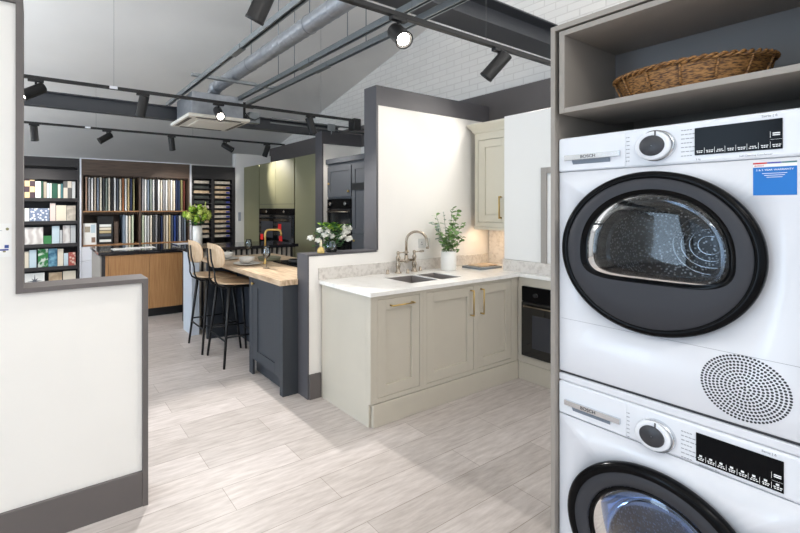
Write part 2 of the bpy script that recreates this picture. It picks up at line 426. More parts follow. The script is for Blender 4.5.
spot(3.66, 1.82, (-.62,.62,-.55), 'black spotlight at the right end of the nearest track, behind the laundry housing', power=24, size=100)
spot(.0, 4.3, aimv(-.5,-.5,-.6), 'glaring spotlight beside the tall left partition', True, 9, 110)
spot(.88, 4.3, aimv(-.3,-.9,.3), 'black spotlight on the middle track left of the ceiling cassette', power=22)
spot(1.645, 4.3, (-.12,-.82,-.55), 'glaring spotlight in front of the ceiling cassette', True, 190, 76, blend=.3, col=(1,.98,.96))
spot(2.80, 4.3, aimv(.3,-.9,.3), 'black spotlight on the middle track left of the tall dark partition end', power=22)
spot(-.02, 6.6, aimv(-.1,-.9,.3), 'black spotlight on the far track nearest the left partition', power=50)
spot(.86, 6.6, aimv(-.75,-.6,-.45), 'lit spotlight on the far track above the tile shelves', True, 45, 110)
spot(1.77, 6.6, aimv(0,-.85,.35), 'small black spotlight on the far track below the ceiling cassette', power=50)
spot(2.66, 6.6, (.80,-.62,-.62), 'black spotlight on the far track tipped toward the green cabinets', power=110, size=56, blend=.9)
spot(3.40, 6.6, aimv(-.3,-.8,.2), 'black spotlight at the right end of the far track', power=12)

# air duct
t = thing('spiral_duct', 'shiny galvanised spiral duct rising over the ceiling cassette', 'duct', (1.75, 2, 2.812))
mb = MB(); n = 0; pts = []
y = -1.2
loops = []
while y < 4.62:
    for dy, r in ((0,.068),(.086,.068),(.088,.070),(.094,.070),(.096,.068)):
        loops.append([(1.75+r*math.cos(2*PI*i/28), y+dy, 2.812+r*math.sin(2*PI*i/28)) for i in range(28)])
    y += .1
mb.loft(loops, cap0=True, cap1=True, smooth=False).build('pipe', 'galvanised', t)
MB().tube([(1.75,4.60,2.812),(1.75,4.68,2.80),(1.75,4.74,2.76),(1.75,4.76,2.72),(1.75,4.76,2.705)], .070, 24).build('elbow', 'galvanised', t)
for yy in (2.75, 3.75): MB().lathe((1.75,yy,2.79), [(.075,-.012),(.078,-.012),(.078,.012),(.075,.012)], 28, 'z').build('hanger_band','channel_zinc',t) if False else None
for yy in (2.70, 3.72):
    mb = MB(); mb.loft([[(1.75+r*math.cos(2*PI*i/28), yy+h, 2.812+r*math.sin(2*PI*i/28)) for i in range(28)] for r, h in ((.0705,-.006),(.0725,-.006),(.0725,.006),(.0705,.006))])
    mb.cyl((1.75,yy,2.885),(1.75,yy,zr(yy)-.004), .004, n=6).build('hanger', 'channel_zinc', t)

def channel(x, y0, y1, z, label):
    t = thing('strut_channel', label, 'channel', (x, (y0+y1)/2, z), 'galvanised strut channels under the roof')
    MB().box(x-.021,x-.018,y0,y1,z,z+.041).box(x+.018,x+.021,y0,y1,z,z+.041).box(x-.018,x+.018,y0,y1,z+.038,z+.041).box(x-.021,x-.010,y0,y1,z-.002,z).box(x+.010,x+.021,y0,y1,z-.002,z).build('profile', 'channel_zinc', t)
    for yy in ((2.55, 3.62) if x > 1.5 else ()):
        MB().cyl((x,yy,z+.04),(x,yy,(zr(yy) if yy > YT else zr(YT)-.253*(YT-yy))-.004), .004, n=6).build('threaded_rod', 'channel_zinc', t)
    box1('splice', 'channel_zinc', x-.027, x+.027, 3.05, 3.25, z-.006, z+.032, t)
channel(1.36, -1.4, 5.25, 2.67, 'leftmost long strut channel left of the spiral duct')
channel(1.99, -1.4, 5.0, 2.67, 'long strut channel just right of the spiral duct')
channel(2.17, -1.4, 5.0, 2.67, 'rightmost long strut channel right of the spiral duct')
o = MB().box(1.28,2.24,4.04,4.08,2.7125,2.739).build('cross_channel', 'channel_zinc', origin=(1.76,4.06,2.715)); tag(o, 'short zinc cross channel lying over the long channels before the cassette', 'channel')

# ceiling cassette air conditioner
t = thing('ceiling_cassette', 'ceiling air conditioning cassette with white fascia and metal box', 'air conditioner', (1.73,4.82,2.45))
box1('casing', 'galvanised', 1.43, 2.03, 4.53, 5.10, 2.452, 2.70, t, .004)
box1('fascia', 'cassette_white', 1.37, 2.09, 4.46, 5.17, 2.415, 2.4515, t, .012)
box1('intake_grille', 'cassette_white', 1.53, 1.93, 4.62, 5.01, 2.405, 2.4148, t, .004)
for a in ((1.47,1.99,4.49,4.53),(1.47,1.99,5.10,5.14)): box1('air_outlet','grille_dark',a[0],a[1],a[2],a[3],2.411,2.4147,t)
for a in ((1.40,1.44,4.56,5.07),(2.02,2.06,4.56,5.07)): box1('air_outlet','grille_dark',a[0],a[1],a[2],a[3],2.411,2.4147,t)
box1('bracket','black_metal',2.031,2.07,4.55,4.60,2.46,2.66,t)
# services beside the cassette
t = thing('junction_box', 'small metal junction box with cables right of the ceiling cassette', 'box', (2.3,4.7,2.46))
box1('box', 'channel_zinc', 2.20, 2.34, 4.72, 4.80, 2.47, 2.60, t, .004)
MB().tube([(2.08,4.72,2.66),(2.13,4.70,2.58),(2.18,4.70,2.52),(2.26,4.70,2.50),(2.33,4.70,2.54)], .006, 8).build('cable','track_black',t)
MB().box(2.10,2.125,4.68,4.7195,2.46,2.66).box(2.10,2.24,4.68,4.7195,2.635,2.66).build('bracket','black_metal',t)
for z, y, r, l in ((2.515,4.56,.011,'upper grey conduit pipe running beneath the middle track'), (2.47,4.60,.009,'lower grey conduit pipe running beneath the middle track')):
    mb = MB().cyl((2.42,y,z),(3.9,y,z), r, n=10)
    tag(mb.build('conduit_pipe', 'wire_grey', origin=(3.2,y,z)), l, 'pipe')
t = thing('pipe_clamp', 'pale metal clamp cluster on the pipes by the tall dark partition end', 'clamp', (3.3,4.58,2.46))
box1('clamp','channel_zinc',3.22,3.34,4.535,4.545,2.44,2.53,t,.004); MB().cyl((3.28,4.54,2.45),(3.28,4.54,2.40),.006).build('drop_rod','channel_zinc',t)
tag(box1('speaker_box','satin_black',3.50,3.62,4.35,4.47,2.45,2.60,None,.01,(3.56,4.41,2.45)), 'small black box at the right end of the middle lighting track', 'box')  # small black junction box by the track end

# ------------------------------------------------------------------ sink run
FY = 2.142
def base_unit(x0, x1, dx0, dx1, label, left_end=False):
    t = thing('base_cabinet', label, 'cabinet', ((x0+x1)/2, 2.4, 0), 'stone coloured base cabinets under the sink worktop')
    mb = MB(); xa = x0+.0005; xb = x1-.0005
    if left_end: mb.box(xa, xa+.018, FY+.0447, 2.70, .0, .862).box(xa, xa+.018, FY+.0185, FY+.0447, 0, .1545)
    mb.box(xa+(.0182 if left_end else 0), xb, FY+.045, 2.70, .155, .862 if not (x0 < 2.3 < x1 or x0 < 2.6 < x1) else .66)
    mb.build('carcass', 'stone_cabinet', t)
    fr = MB(); g = .0025
    fr.box(xa, dx0-g, FY, FY+.0445, .155, .862); fr.box(dx1+g, xb, FY, FY+.0445, .155, .862)
    fr.box(dx0-g, dx1+g, FY, FY+.0445, .155, .187-g); fr.box(dx0-g, dx1+g, FY, FY+.0445, .832+g, .862)
    fr.build('face_frame', 'stone_cabinet', t, .0012)
    d = shaker('Y', FY+.022, dx0, dx1, .187, .832, .072, .0205, .014).build('door', 'stone_cabinet', t, .0018)
    return t, d
t, d = base_unit(1.86, 2.345, 1.925, 2.311, 'narrow pull-out base cabinet at the left end with a horizontal brass handle', True)
bar_handle('Y', FY+.0015, 2.135, .788, .20, True, d)
t, d = base_unit(2.345, 2.935, 2.387, 2.905, 'wide base cabinet under the sink bowls with a vertical brass handle')
bar_handle('Y', FY+.0015, 2.872, .708, .19, False, d)
t, d = base_unit(2.935, 3.49, 2.953, 3.395, 'base cabinet in the inner corner beside the built-in oven')
bar_handle('Y', FY+.0015, 2.995, .708, .19, False, d)
solid('plinth', 'stone_cabinet', 1.879, 3.4895, FY-.004, FY+.018, 0, .150, 'stone coloured plinth with moulded top under the sink cabinets', 'plinth', bevel=.004)
# oven run against the side wall
OX = 3.49
solid('plinth', 'stone_cabinet', OX-.004, OX+.018, 1.2, 2.137, 0, .148, 'short stone coloured plinth beneath the built-in oven', 'plinth', bevel=.004)
t = thing('oven_housing', 'stone coloured cabinet housing the built-in oven in the corner', 'cabinet', (3.6,1.8,0))
MB().box(OX,OX+.02,2.105,2.14,.150,.862).box(OX,OX+.02,1.50,2.105,.79,.862).box(OX,OX+.02,1.50,2.105,.150,.205).box(OX,OX+.02,1.2,1.50,.150,.862).build('face_frame','stone_cabinet',t,.0015)
MB().box(OX+.0205,3.925,2.1055,2.14,.150,.862).box(OX+.0205,3.925,1.2,1.49,.150,.862).build('side_panel','stone_cabinet',t)
t = thing('built_in_oven', 'black glass built-in oven under the corner worktop', 'oven', (3.6,1.8,.21))
box1('body','satin_black',OX+.004,3.90,1.506,2.10,.208,.787,t)
box1('control_panel','gloss_black',OX-.014,OX+.0035,1.506,2.10,.665,.787,t,.002)
od = box1('door','oven_glass',OX-.018,OX+.0035,1.506,2.10,.213,.660,t,.002)
bar_handle('X',OX-.018,1.80,.632,.52,True,od,0,'nickel','handle',.007,.03)
box1('window_border','door_grey',OX-.0190,OX-.0181,1.60,2.01,.29,.56,od)
for y in (1.62, 1.98): MB().cyl((OX-.0142,y,.726),(OX-.034,y,.726),.017,n=20).build('dial','satin_black',t)

# worktop (L shaped, with sink cut-outs) + upstands
SX0, SX1, SY0, SY1 = 2.345, 2.915, 2.255, 2.545
MX = 2.665
t = thing('worktop', 'white quartz L-shaped worktop over the sink cabinets and oven', 'worktop', (2.6,2.4,.863))
mb = MB(); z0, z1 = .863, .89
for a in ((1.842,SX0,2.12,2.705),(SX0,SX1,2.12,SY0),(SX0,SX1,SY1,2.705),(SX1,3.47,2.12,2.705),(3.47,3.925,1.2,2.705),(MX-.012,MX+.012,SY0,SY1)):
    mb.box(*a, z0, z1)
mb.build('slab', 'quartz', t)
MB().box(1.842,3.925,2.7055,2.7195,.8905,.982).box(3.905,3.9195,2.3055,2.705,.8905,1.30).box(3.534,3.549,1.2,2.305,.8905,.9895).box(3.55,3.904,2.306,2.32,.8905,.9895).build('upstand', 'quartz_splash', t, .001)
t = thing('undermount_sink', 'steel undermount sink with two bowls set in the white worktop', 'sink', (2.63,2.4,.70))
for (a, b) in ((SX0, MX-.012), (MX+.012, SX1)):
    mb = MB(); e = .0006; w = .004
    x0, x1, y0, y1 = a+e, b-e, SY0+e, SY1-e
    mb.box(x0,x0+w,y0,y1,.70,.884).box(x1-w,x1,y0,y1,.70,.884).box(x0+w,x1-w,y0,y0+w,.70,.884).box(x0+w,x1-w,y1-w,y1,.70,.884).box(x0,x1,y0,y1,.695,.70)
    bo = mb.build('bowl', 'sink_steel', t)
    MB().lathe(((x0+x1)/2,(y0+y1)/2,.7005), [(.001,.003),(.035,.003),(.042,0)], 24).build('drain','chrome',bo)
# bridge tap
t = thing('bridge_tap', 'brushed nickel bridge tap with arched spout and two levers', 'tap', (2.70,2.64,.89))
TY = 2.655
for s, x in ((-1,2.61),(1,2.80)):
    c = (x,TY,.8905)
    MB().lathe(c, [(.001,0),(.028,0),(.028,.008),(.018,.016),(.015,.04),(.020,.06),(.021,.075),(.014,.09),(.0135,.11),(.018,.12),(.019,.135),(.012,.145),(.011,.16),(.014,.168),(.013,.18),(.004,.186),(.001,.187)], 24).build('pillar','nickel',t)
    l = MB().tube([(x,TY,1.062),(x+.03,TY-.01,1.063),(x+.05,TY-.016,1.064)], [.006,.005,.005], 10)
    l.tube([(x+.048,TY-.015,1.064),(x+.055,TY-.018,1.064),(x+.085,TY-.028,1.065),(x+.09,TY-.03,1.065)], [.006,.009,.008,.004], 12)
    l.build('lever','nickel',t)
MB().cyl((2.61,TY,.993),(2.80,TY,.993),.011).build('bridge','nickel',t)
MB().lathe((2.705,TY,.975), [(.001,0),(.017,0),(.019,.01),(.019,.035),(.015,.042),(.015,.06),(.012,.066)], 20).build('spout_base','nickel',t)
pts = [(2.705,TY,1.03),(2.705,TY,1.155)]
for i in range(1,16):
    a = PI*i/15*.98; pts.append((2.705+ .085*(1-math.cos(a))*.75, TY-.085*(1-math.cos(a))*.66, 1.155+.085*math.sin(a)*1.0))
pts.append((pts[-1][0]+.003, pts[-1][1]-.003, 1.115)); pts.append((pts[-1][0], pts[-1][1], 1.095))
MB().tube(pts, [.011]*(len(pts)-2)+[.0115,.0135], 14).build('spout','nickel',t)
for x, l in ((2.50,'small nickel push button at the left of the bridge tap'), (2.885,'small nickel push button at the right of the bridge tap'), (2.665,'slim nickel filter tap stub between the bridge tap pillars')):
    o = MB().lathe((x,2.665 if x!=2.665 else 2.60,.8905),[(.001,.001),(.016,.001),(.016,.006),(.011,.01),(.011,.032),(.009,.036),(.001,.037)],18).build('push_button','nickel',origin=(x,2.66,.89)); tag(o,l,'button')
# socket
t = thing('wall_socket','white double wall socket behind the bridge tap','socket',(2.99,2.72,1.12))
box1('plate','socket_grey',2.92,3.065,2.7125,2.7198,1.08,1.166,t,.002)
for x in (2.955,3.03): MB().box(x-.010,x-.006,2.711,2.7128,1.11,1.118).box(x+.006,x+.010,2.711,2.7128,1.11,1.118).box(x-.003,x+.003,2.711,2.7128,1.128,1.138).build('pin_holes','ink_dark',t)
# white vase with eucalyptus
VX, VY = 3.125, 2.56
t = thing('round_vase','round white vase on the worktop left of the wall cabinet','vase',(VX,VY,.89))
MB().lathe((VX,VY,.8905),[(.001,0),(.060,0),(.065,.006),(.066,.165),(.064,.17),(.061,.167),(.060,.02),(.001,.018)],32).build('body','ceramic_white',t)
t = thing('eucalyptus_bouquet','loose bunch of eucalyptus sprigs in the round white vase','plant',(VX,VY,.92))
stems = MB(); fol = MB(); gre = MB(); rr = random.Random(3)
sprigs = [(-.21,.0,.42),(-.13,.03,.47),(-.17,-.05,.30),(-.04,.02,.50),(.05,-.02,.44),(.10,.03,.53),(.13,.0,.50),(.15,-.03,.40),(.02,-.06,.36),(.08,.05,.34),(-.08,-.06,.36),(.0,.0,.30),(.12,-.06,.28),(-.10,.02,.33)]
for i, (dx, dy, hh) in enumerate(sprigs):
    base = Vector((VX+dx*.1, VY+dy*.2, .93)); tip = Vector((VX+dx*.92, VY+dy*1.1, .90+hh)); mid = Vector((VX+dx*.35, VY+dy*.5, .93+hh*.55))
    P = [base*(1-s)**2 + mid*2*s*(1-s) + tip*s*s for s in [q/12 for q in range(13)]]
    stems.tube(P, .0016, 5)
    tgt = gre if i in (0,3) else fol
    for q in range(5, 13):
        for sg in (-1, 1):
            a = rr.uniform(0, 2*PI); d = Vector((math.cos(a), math.sin(a)*.8, rr.uniform(-.25,.6)))
            sz = rr.uniform(.034,.052)*(.55 if i == 3 else 1)
            tgt.leaf(P[q], d, sz, sz*.85, fold=rr.uniform(-.1,.3), up=(rr.uniform(-.5,.5),rr.uniform(-.8,.2),1))
stems.build('stems','stem_green',t); fol.build('foliage','leaf_green',t,recalc=False); gre.build('grey_foliage','leaf_grey',t,recalc=False)
# books / tray on the corner
solid('book','book_grey',3.36,3.66,2.40,2.60,.8905,.908,'flat grey book lying on the corner of the white worktop','book')
solid('wooden_board','island_wood',3.42,3.66,2.44,2.58,.9085,.918,'thin wooden board lying on top of the grey book','board')
# wall cabinet
t = thing('wall_cabinet','cream wall cabinet with crown moulding beside the white boxing','cabinet',(3.75,2.5,1.25))
CXF = 3.625
box1('carcass','cream_cabinet',CXF+.0205,3.925,2.3065,2.66,1.262,2.15,t,.001)
fb = MB(); fbox(fb,'X',CXF+.02,2.625,2.66,1.262,2.15,0,.02); fbox(fb,'X',CXF+.02,2.3065,2.625,1.262,1.305,0,.02); fbox(fb,'X',CXF+.02,2.3065,2.625,2.085,2.15,0,.02); fb.build('face_frame','cream_cabinet',t,.001)
d = shaker('X',CXF+.02,2.312,2.621,1.309,2.081,.070,.0195,.010).build('door','cream_cabinet',t,.0015)
bar_handle('X',CXF+.0,2.385,1.445,.19,False,d,0,'brass','handle',.007)
box1('light_pelmet','cream_cabinet',CXF-.004,CXF+.018,2.3065,2.668,1.235,1.261,t,.002)
mb = MB(); prof = [(CXF,2.15),(CXF-.012,2.16),(CXF-.018,2.18),(CXF-.055,2.225),(CXF-.058,2.24),(CXF+.10,2.24),(CXF+.10,2.15)]
mb.loft([[(x,2.3065,z) for x,z in prof],[(x,2.66+max(0,CXF-x)*.9,z) for x,z in prof]], cap0=True, cap1=True, smooth=False); mb.build('crown_moulding','cream_cabinet',t)
# warm strip light under the wall cabinet
l = bpy.data.lights.new('strip_lamp','AREA'); l.shape = 'RECTANGLE'; l.size = .03; l.size_y = .28; l.energy = .9; l.color = (1,.76,.52)
lo = bpy.data.objects.new('strip_lamp', l); COL.objects.link(lo); lo.parent = t; lo.location = Vector((3.70,2.49,1.258)) - t.location

# ------------------------------------------------------------------ flowers and bottle on the opening ledge
FX, FYY = 2.02, 2.80
t = thing('glass_vase','small glass vase standing on the ledge of the opening','vase',(FX,FYY,1.09))
MB().lathe((FX,FYY,1.0905),[(.001,0),(.042,0),(.048,.01),(.05,.05),(.04,.08),(.042,.1),(.039,.1),(.037,.08),(.046,.05),(.044,.012),(.001,.006)],24).build('body','clear_glass',t)
t = thing('white_bouquet','bunch of white roses and green leaves on the ledge of the opening','flowers',(FX,FYY,1.10))
rr = random.Random(11); st = MB(); fo = MB()
for i in range(150):
    a = rr.uniform(0,2*PI); rad = rr.uniform(0,.11); c = Vector((FX+rad*math.cos(a)*1.2, FYY+rad*math.sin(a)*.7, 1.13+rr.uniform(0,.17)))
    fo.leaf(c, (math.cos(a), math.sin(a), rr.uniform(-.4,.7)), rr.uniform(.04,.07), rr.uniform(.022,.038), fold=rr.uniform(0,.3))
for i in range(12):
    a = 2*PI*i/12; st.tube([(FX,FYY,1.10),(FX+.03*math.cos(a),FYY+.03*math.sin(a),1.16),(FX+.09*math.cos(a),FYY+.06*math.sin(a),1.24)], .002, 5)
st.build('stems','stem_green',t); fo.build('foliage','leaf_dark',t,recalc=False)
mb = MB()
for i in range(34):
    a = rr.uniform(0,2*PI); mb.leaf((FX+rr.uniform(-.08,.10),FYY+rr.uniform(-.05,.05),1.25+rr.uniform(0,.06)),(math.cos(a),math.sin(a),.5),.05,.03)
mb.build('light_foliage','leaf_lime',t,recalc=False)
heads = [(-.21,-.02,1.205),(-.145,-.03,1.185),(-.10,-.045,1.225),(-.125,-.02,1.262),(-.065,-.05,1.235),(-.03,-.05,1.215),(.04,-.06,1.205),(.075,-.06,1.22),(.10,-.055,1.25),(.125,-.055,1.185),(.15,-.045,1.19),(.14,-.03,1.245),(.165,-.02,1.27),(.10,-.03,1.285),(-.02,.03,1.25),(-.06,-.03,1.262)]
for i, (dx,dy,z) in enumerate(heads):
    mb = MB(); c = Vector((FX+dx,FYY+dy,z)); mb.blob(c,.017,i,.12,2)
    for q in range(14):
        a = q*2.4; e = -.6+1.5*q/14; dd = Vector((math.cos(a)*math.cos(e),math.sin(a)*math.cos(e),math.sin(e)))
        mb.leaf(c+dd*.008, dd+Vector((0,0,.3)), .024, .024, fold=.35)
    mb.build('bloom','petal_white',t,recalc=False)
t = thing('perfume_bottle','small golden bottle with a pale neck left of the white bouquet','bottle',(1.89,2.755,1.09))
MB().lathe((1.89,2.755,1.0905),[(.001,0),(.026,0),(.029,.004),(.029,.022),(.022,.036),(.012,.044),(.010,.05)],24).build('body','bottle_gold',t)
MB().cyl((1.89,2.755,1.1405),(1.89,2.755,1.192),.0095,.008).build('neck','label_cream',t)

# ------------------------------------------------------------------ island
IX = 1.605
t = thing('island_cabinet','dark blue-grey island cabinet with a panelled side next to the stools','cabinet',(1.8,3.2,0))
MB().box(IX+.021,2.44,2.87,3.45,.13,.848).box(IX+.07,2.44,2.87,3.45,0,.13).build('carcass','navy_cabinet',t)
box1('end_panel','navy_cabinet',IX,1.741,2.852,2.869,0,.848,t); box1('stile','navy_cabinet',IX,IX+.02,3.38,3.45,0,.848,t); box1('stile','navy_cabinet',IX,IX+.02,2.8695,2.90,0,.848,t)
d = shaker('X',IX+.02,2.9005,3.378,.135,.845,.085,.02,.009).build('door','navy_cabinet',t,.0015)
mb = MB(); mb.lathe((0,0,0),[(.001,.024),(.012,.024),(.014,.018),(.008,.010),(.007,0)],16); 
for v in mb.bm.verts: v.co = Vector((IX-v.co.z, 3.36+v.co.x, .79+v.co.y))
mb.build('knob','brass',d)
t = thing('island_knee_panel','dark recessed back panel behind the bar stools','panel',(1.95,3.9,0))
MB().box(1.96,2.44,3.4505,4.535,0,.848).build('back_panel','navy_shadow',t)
t2 = thing('island_end_panel','dark upright end panel at the far end of the island','panel',(1.8,4.56,0))
box1('panel','navy_cabinet',IX-.0,2.44,4.54,4.58,0,.848,t2,.001)
t = thing('island_worktop','pale wood island worktop with dishes on it','worktop',(2,3.6,.85))
box1('slab','island_wood',1.575,2.46,2.868,4.62,.849,.891,t,.002)
MB().box(1.575,1.735,2.840,2.8675,.849,.891).build('slab_end','island_wood',t,.001)
IZ = .8915
def disc(c, prof, m, name, label, cat, n=36):
    o = MB().lathe(c, prof, n).build(name, m, origin=c); return tag(o, label, cat)
PL = [(.001,.004),(.085,.004),(.13,.012),(.133,.016),(.128,.017),(.085,.010),(.001,.010)]
BW = [(.001,.0),(.04,.0),(.068,.02),(.078,.055),(.075,.055),(.064,.024),(.001,.010)]
for (x,y,w) in ((1.755,3.83,'nearest the camera'),(1.74,4.33,'at the far end')):
    disc((x,y,IZ),PL,'ceramic_grey','dinner_plate','pale stoneware dinner plate on the island, %s'%w,'plate')
    disc((x,y,IZ+.0175),BW,'ceramic_grey','bowl','ribbed pale bowl standing on the plate %s'%w,'bowl')
def wine(x,y,label,base=.0005):
    t = thing('wine_glass',label,'glass',(x,y,IZ),'wine glasses on the island')
    z = IZ+.0002
    MB().lathe((x,y,z),[(.001,0),(.032,0),(.032,.002),(.006,.006),(.004,.012)],24).build('foot','clear_glass',t)
    MB().cyl((x,y,z+.012),(x,y,z+.085),.0035,n=10,caps=False).build('stem','clear_glass',t)
    MB().lathe((x,y,z+.085),[(.0035,0),(.02,.01),(.034,.03),(.038,.055),(.034,.085),(.029,.115),(.028,.115),(.033,.085),(.0365,.055),(.032,.03),(.001,.006)],28).build('bowl','clear_glass',t)
wine(1.80,3.50,'wine glass nearest the camera on the wood island top')
wine(2.02,4.36,'wine glass at the far end of the wood island top')
t = thing('brass_tap','square-cornered brass tap rising from the island worktop','tap',(1.93,3.78,.89))
MB().lathe((1.93,3.78,IZ),[(.001,0),(.024,0),(.024,.006),(.014,.012),(.013,.05)],20).build('base','brass',t)
P = [(1.93,3.78,IZ+.04),(1.93,3.78,1.19),(1.935,3.777,1.21),(1.95,3.774,1.222),(1.97,3.768,1.225),(2.04,3.74,1.225),(2.06,3.732,1.222),(2.072,3.727,1.212),(2.077,3.725,1.195),(2.077,3.725,1.165)]
MB().tube(P,.0105,12).build('spout','brass',t)
t = thing('induction_hob','black hob set near the right of the island top','hob',(2.2,3.6,.89))
box1('glass','gloss_black',2.06,2.44,3.30,3.86,IZ,IZ+.012,t,.002)
MB().lathe((2.2,3.62,IZ+.013),[(.001,0),(.08,0),(.085,.005),(.085,.03),(.08,.03),(.078,.006),(.001,.005)],28).build('pan','satin_black',t)
tag(MB().cyl((2.10,4.02,IZ),(2.10,4.02,IZ+.035),.11,.125,n=28).build('serving_bowl','board_olive',origin=(2.10,4.02,IZ)),'shallow olive serving dish behind the brass tap','dish')

# bar stools
def stool(x, y, label):
    t = thing('bar_stool', label, 'stool', (x,y,0), 'bar stools at the island')
    for sx in (-1,1):
        for sy in (-1,1):
            MB().cyl((x+sx*.205,y+sy*.215,0.001),(x+sx*.13,y+sy*.15,.715),.011,.016,12).build('leg','black_metal',t)
    f = lambda z: (.205-.075*z/.715, .215-.065*z/.715)
    a,b = f(.27); c,d = f(.235)
    for p,q in (((x-a,y-b,.27),(x+a,y-b,.27)),((x-a,y+b,.27),(x+a,y+b,.27)),((x+c,y-d,.235),(x+c,y+d,.235)),((x-c,y-d,.235),(x-c,y+d,.235))):
        MB().cyl(p,q,.008).build('footrest','black_metal',t)
    MB().box(x-.15,x+.15,y-.16,y+.16,.705,.722).build('seat_frame','black_metal',t)
    # seat: rounded, slightly dished plywood
    n = 40; loops = []
    def ring(s, z, dz):
        out = []
        for i in range(n):
            an = 2*PI*i/n; cx, cy = math.cos(an), math.sin(an)
            px = abs(cx)**.5*(1 if cx>0 else -1)*.205*s; py = abs(cy)**.5*(1 if cy>0 else -1)*.205*s
            py *= 1 - .10*(px/.205 if px < 0 else 0)*-1*0
            out.append((x+px, y+py, z + dz*(py/.205)**2*s + .015*max(0,-px/.205)*s))
        return out
    MB().loft([ring(.02,.724,.012),ring(.6,.724,.012),ring(.97,.725,.012),ring(1,.731,.012),ring(.985,.738,.012),ring(.6,.736,.012),ring(.02,.735,.012)]).build('seat','plywood',t)
    # backrest
    nb = 14; A = []; 
    def bp(u, v, off):     # u across, v up 0..1
        w = .222*(1-.22*max(0,(v-.45)/.55)**2) ; yy = u*w + .042
        xx = -.235 + .055*(u*u) - .02*v + off
        return Vector((x+xx, y+yy, .886+.226*v))
    outl = []
    for i in range(n):
        an = 2*PI*i/n; cx, cy = math.cos(an), math.sin(an)
        outl.append((abs(cx)**.55*(1 if cx>0 else -1), .5+.5*abs(cy)**.6*(1 if cy>0 else -1)))
    loops = []
    for s, off in ((.02,0),(.5,0),(.97,0),(1,.006),(.97,.012),(.5,.012),(.02,.012)):
        loops.append([bp(u*s, .5+(v-.5)*s, off) for u, v in outl])
    MB().loft(loops).build('backrest','plywood',t)
    for sy in (-1,1):
        P = [(x-.10,y+sy*.09,.70),(x-.17,y+sy*.085,.705),(x-.215,y+sy*.08,.73),(x-.238,y+sy*.075,.78),(x-.240,y+sy*.068,.85),(x-.262,y+sy*.05,.95),(x-.272,y+sy*.042,1.065)]
        MB().tube(P,.0085,8).build('back_rod','black_metal',t)
    return t
stool(1.64,3.83,'bar stool nearer the camera with plywood seat and black legs')
stool(1.60,4.30,'bar stool farther back, partly hidden behind the nearer one')

# ------------------------------------------------------------------ rear island with black top
t = thing('rear_island','rear island with a fluted dark front and pale end panel behind the wood island','counter',(2.2,5.1,0))
MB().box(1.60,2.95,4.97,5.45,.0,.925).build('carcass','shelf_black',t)
box1('top','counter_black',1.50,3.0,4.90,5.55,.926,.965,t,.002)
mb = MB()
for i in range(8): mb.box(1.50, 1.52, 4.76+i*.04, 4.76+i*.04+.032, 0, .925)
mb.box(1.519,1.59,4.76,5.07,0,.925)
mb.build('end_panel','pale_blue_panel',t)
mb = MB(); xx = 1.64
while xx < 2.9: mb.box(xx,xx+.035,4.945,4.9695,.05,.925); xx += .072
mb.build('fluted_slats','stone_pale',t)
t = thing('tall_vase','tall white cylinder vase on the rear island','vase',(1.70,5.16,.965))
MB().lathe((1.70,5.16,.9655),[(.001,0),(.054,0),(.059,.005),(.059,.255),(.056,.257),(.054,.25),(.054,.02),(.001,.015)],32).build('body','ceramic_white',t)
t = thing('green_bouquet','lime green hydrangea bouquet in the tall white vase','flowers',(1.70,5.16,1.0))
rr = random.Random(5); st = MB(); fo = MB()
for i in range(9):
    a = 2*PI*i/9; st.tube([(1.70,5.16,1.0),(1.70+.03*math.cos(a),5.16+.03*math.sin(a),1.22),(1.70+.1*math.cos(a),5.16+.08*math.sin(a),1.32)],.003,5)
for i in range(90):
    a = rr.uniform(0,2*PI); r = rr.uniform(.02,.13); fo.leaf((1.70+r*math.cos(a),5.16+r*math.sin(a)*.8,1.24+rr.uniform(0,.15)),(math.cos(a),math.sin(a),rr.uniform(-.5,.6)),.07,.04)
st.build('stems','stem_green',t); fo.build('foliage','leaf_dark',t,recalc=False)
for i, (dx,dy,z,r) in enumerate([(-.11,-.05,1.34,.055),(-.04,-.09,1.31,.05),(.05,-.09,1.33,.05),(.12,-.04,1.34,.055),(-.07,0,1.42,.05),(.02,-.02,1.44,.045),(.08,.0,1.41,.05),(-.15,0,1.36,.045),(.15,.03,1.37,.045),(0,-.11,1.38,.04),(-.02,.06,1.40,.05)]):
    mb = MB(); c = Vector((1.70+dx,5.16+dy,z)); mb.blob(c,r*.75,i,.2,2)
    for q in range(40):
        a = q*2.4; e = math.asin(-1+2*(q+.5)/40); dd = Vector((math.cos(a)*math.cos(e),math.sin(a)*math.cos(e),math.sin(e)))
        mb.leaf(c+dd*r*.7, dd+Vector((rr.uniform(-1,1),rr.uniform(-1,1),.4))*.8, r*.5, r*.45, fold=.2)
    mb.build('bloom','leaf_lime' if i%3 else 'petal_lime',t,recalc=False)
for dx, h in ((-.08,1.50),(.09,1.52),(-.03,1.49)):
    MB().cyl((1.70+dx,5.16,1.38),(1.70+dx*1.15,5.16,h),.008,.004,8).build('bud_spike','petal_lime',t)

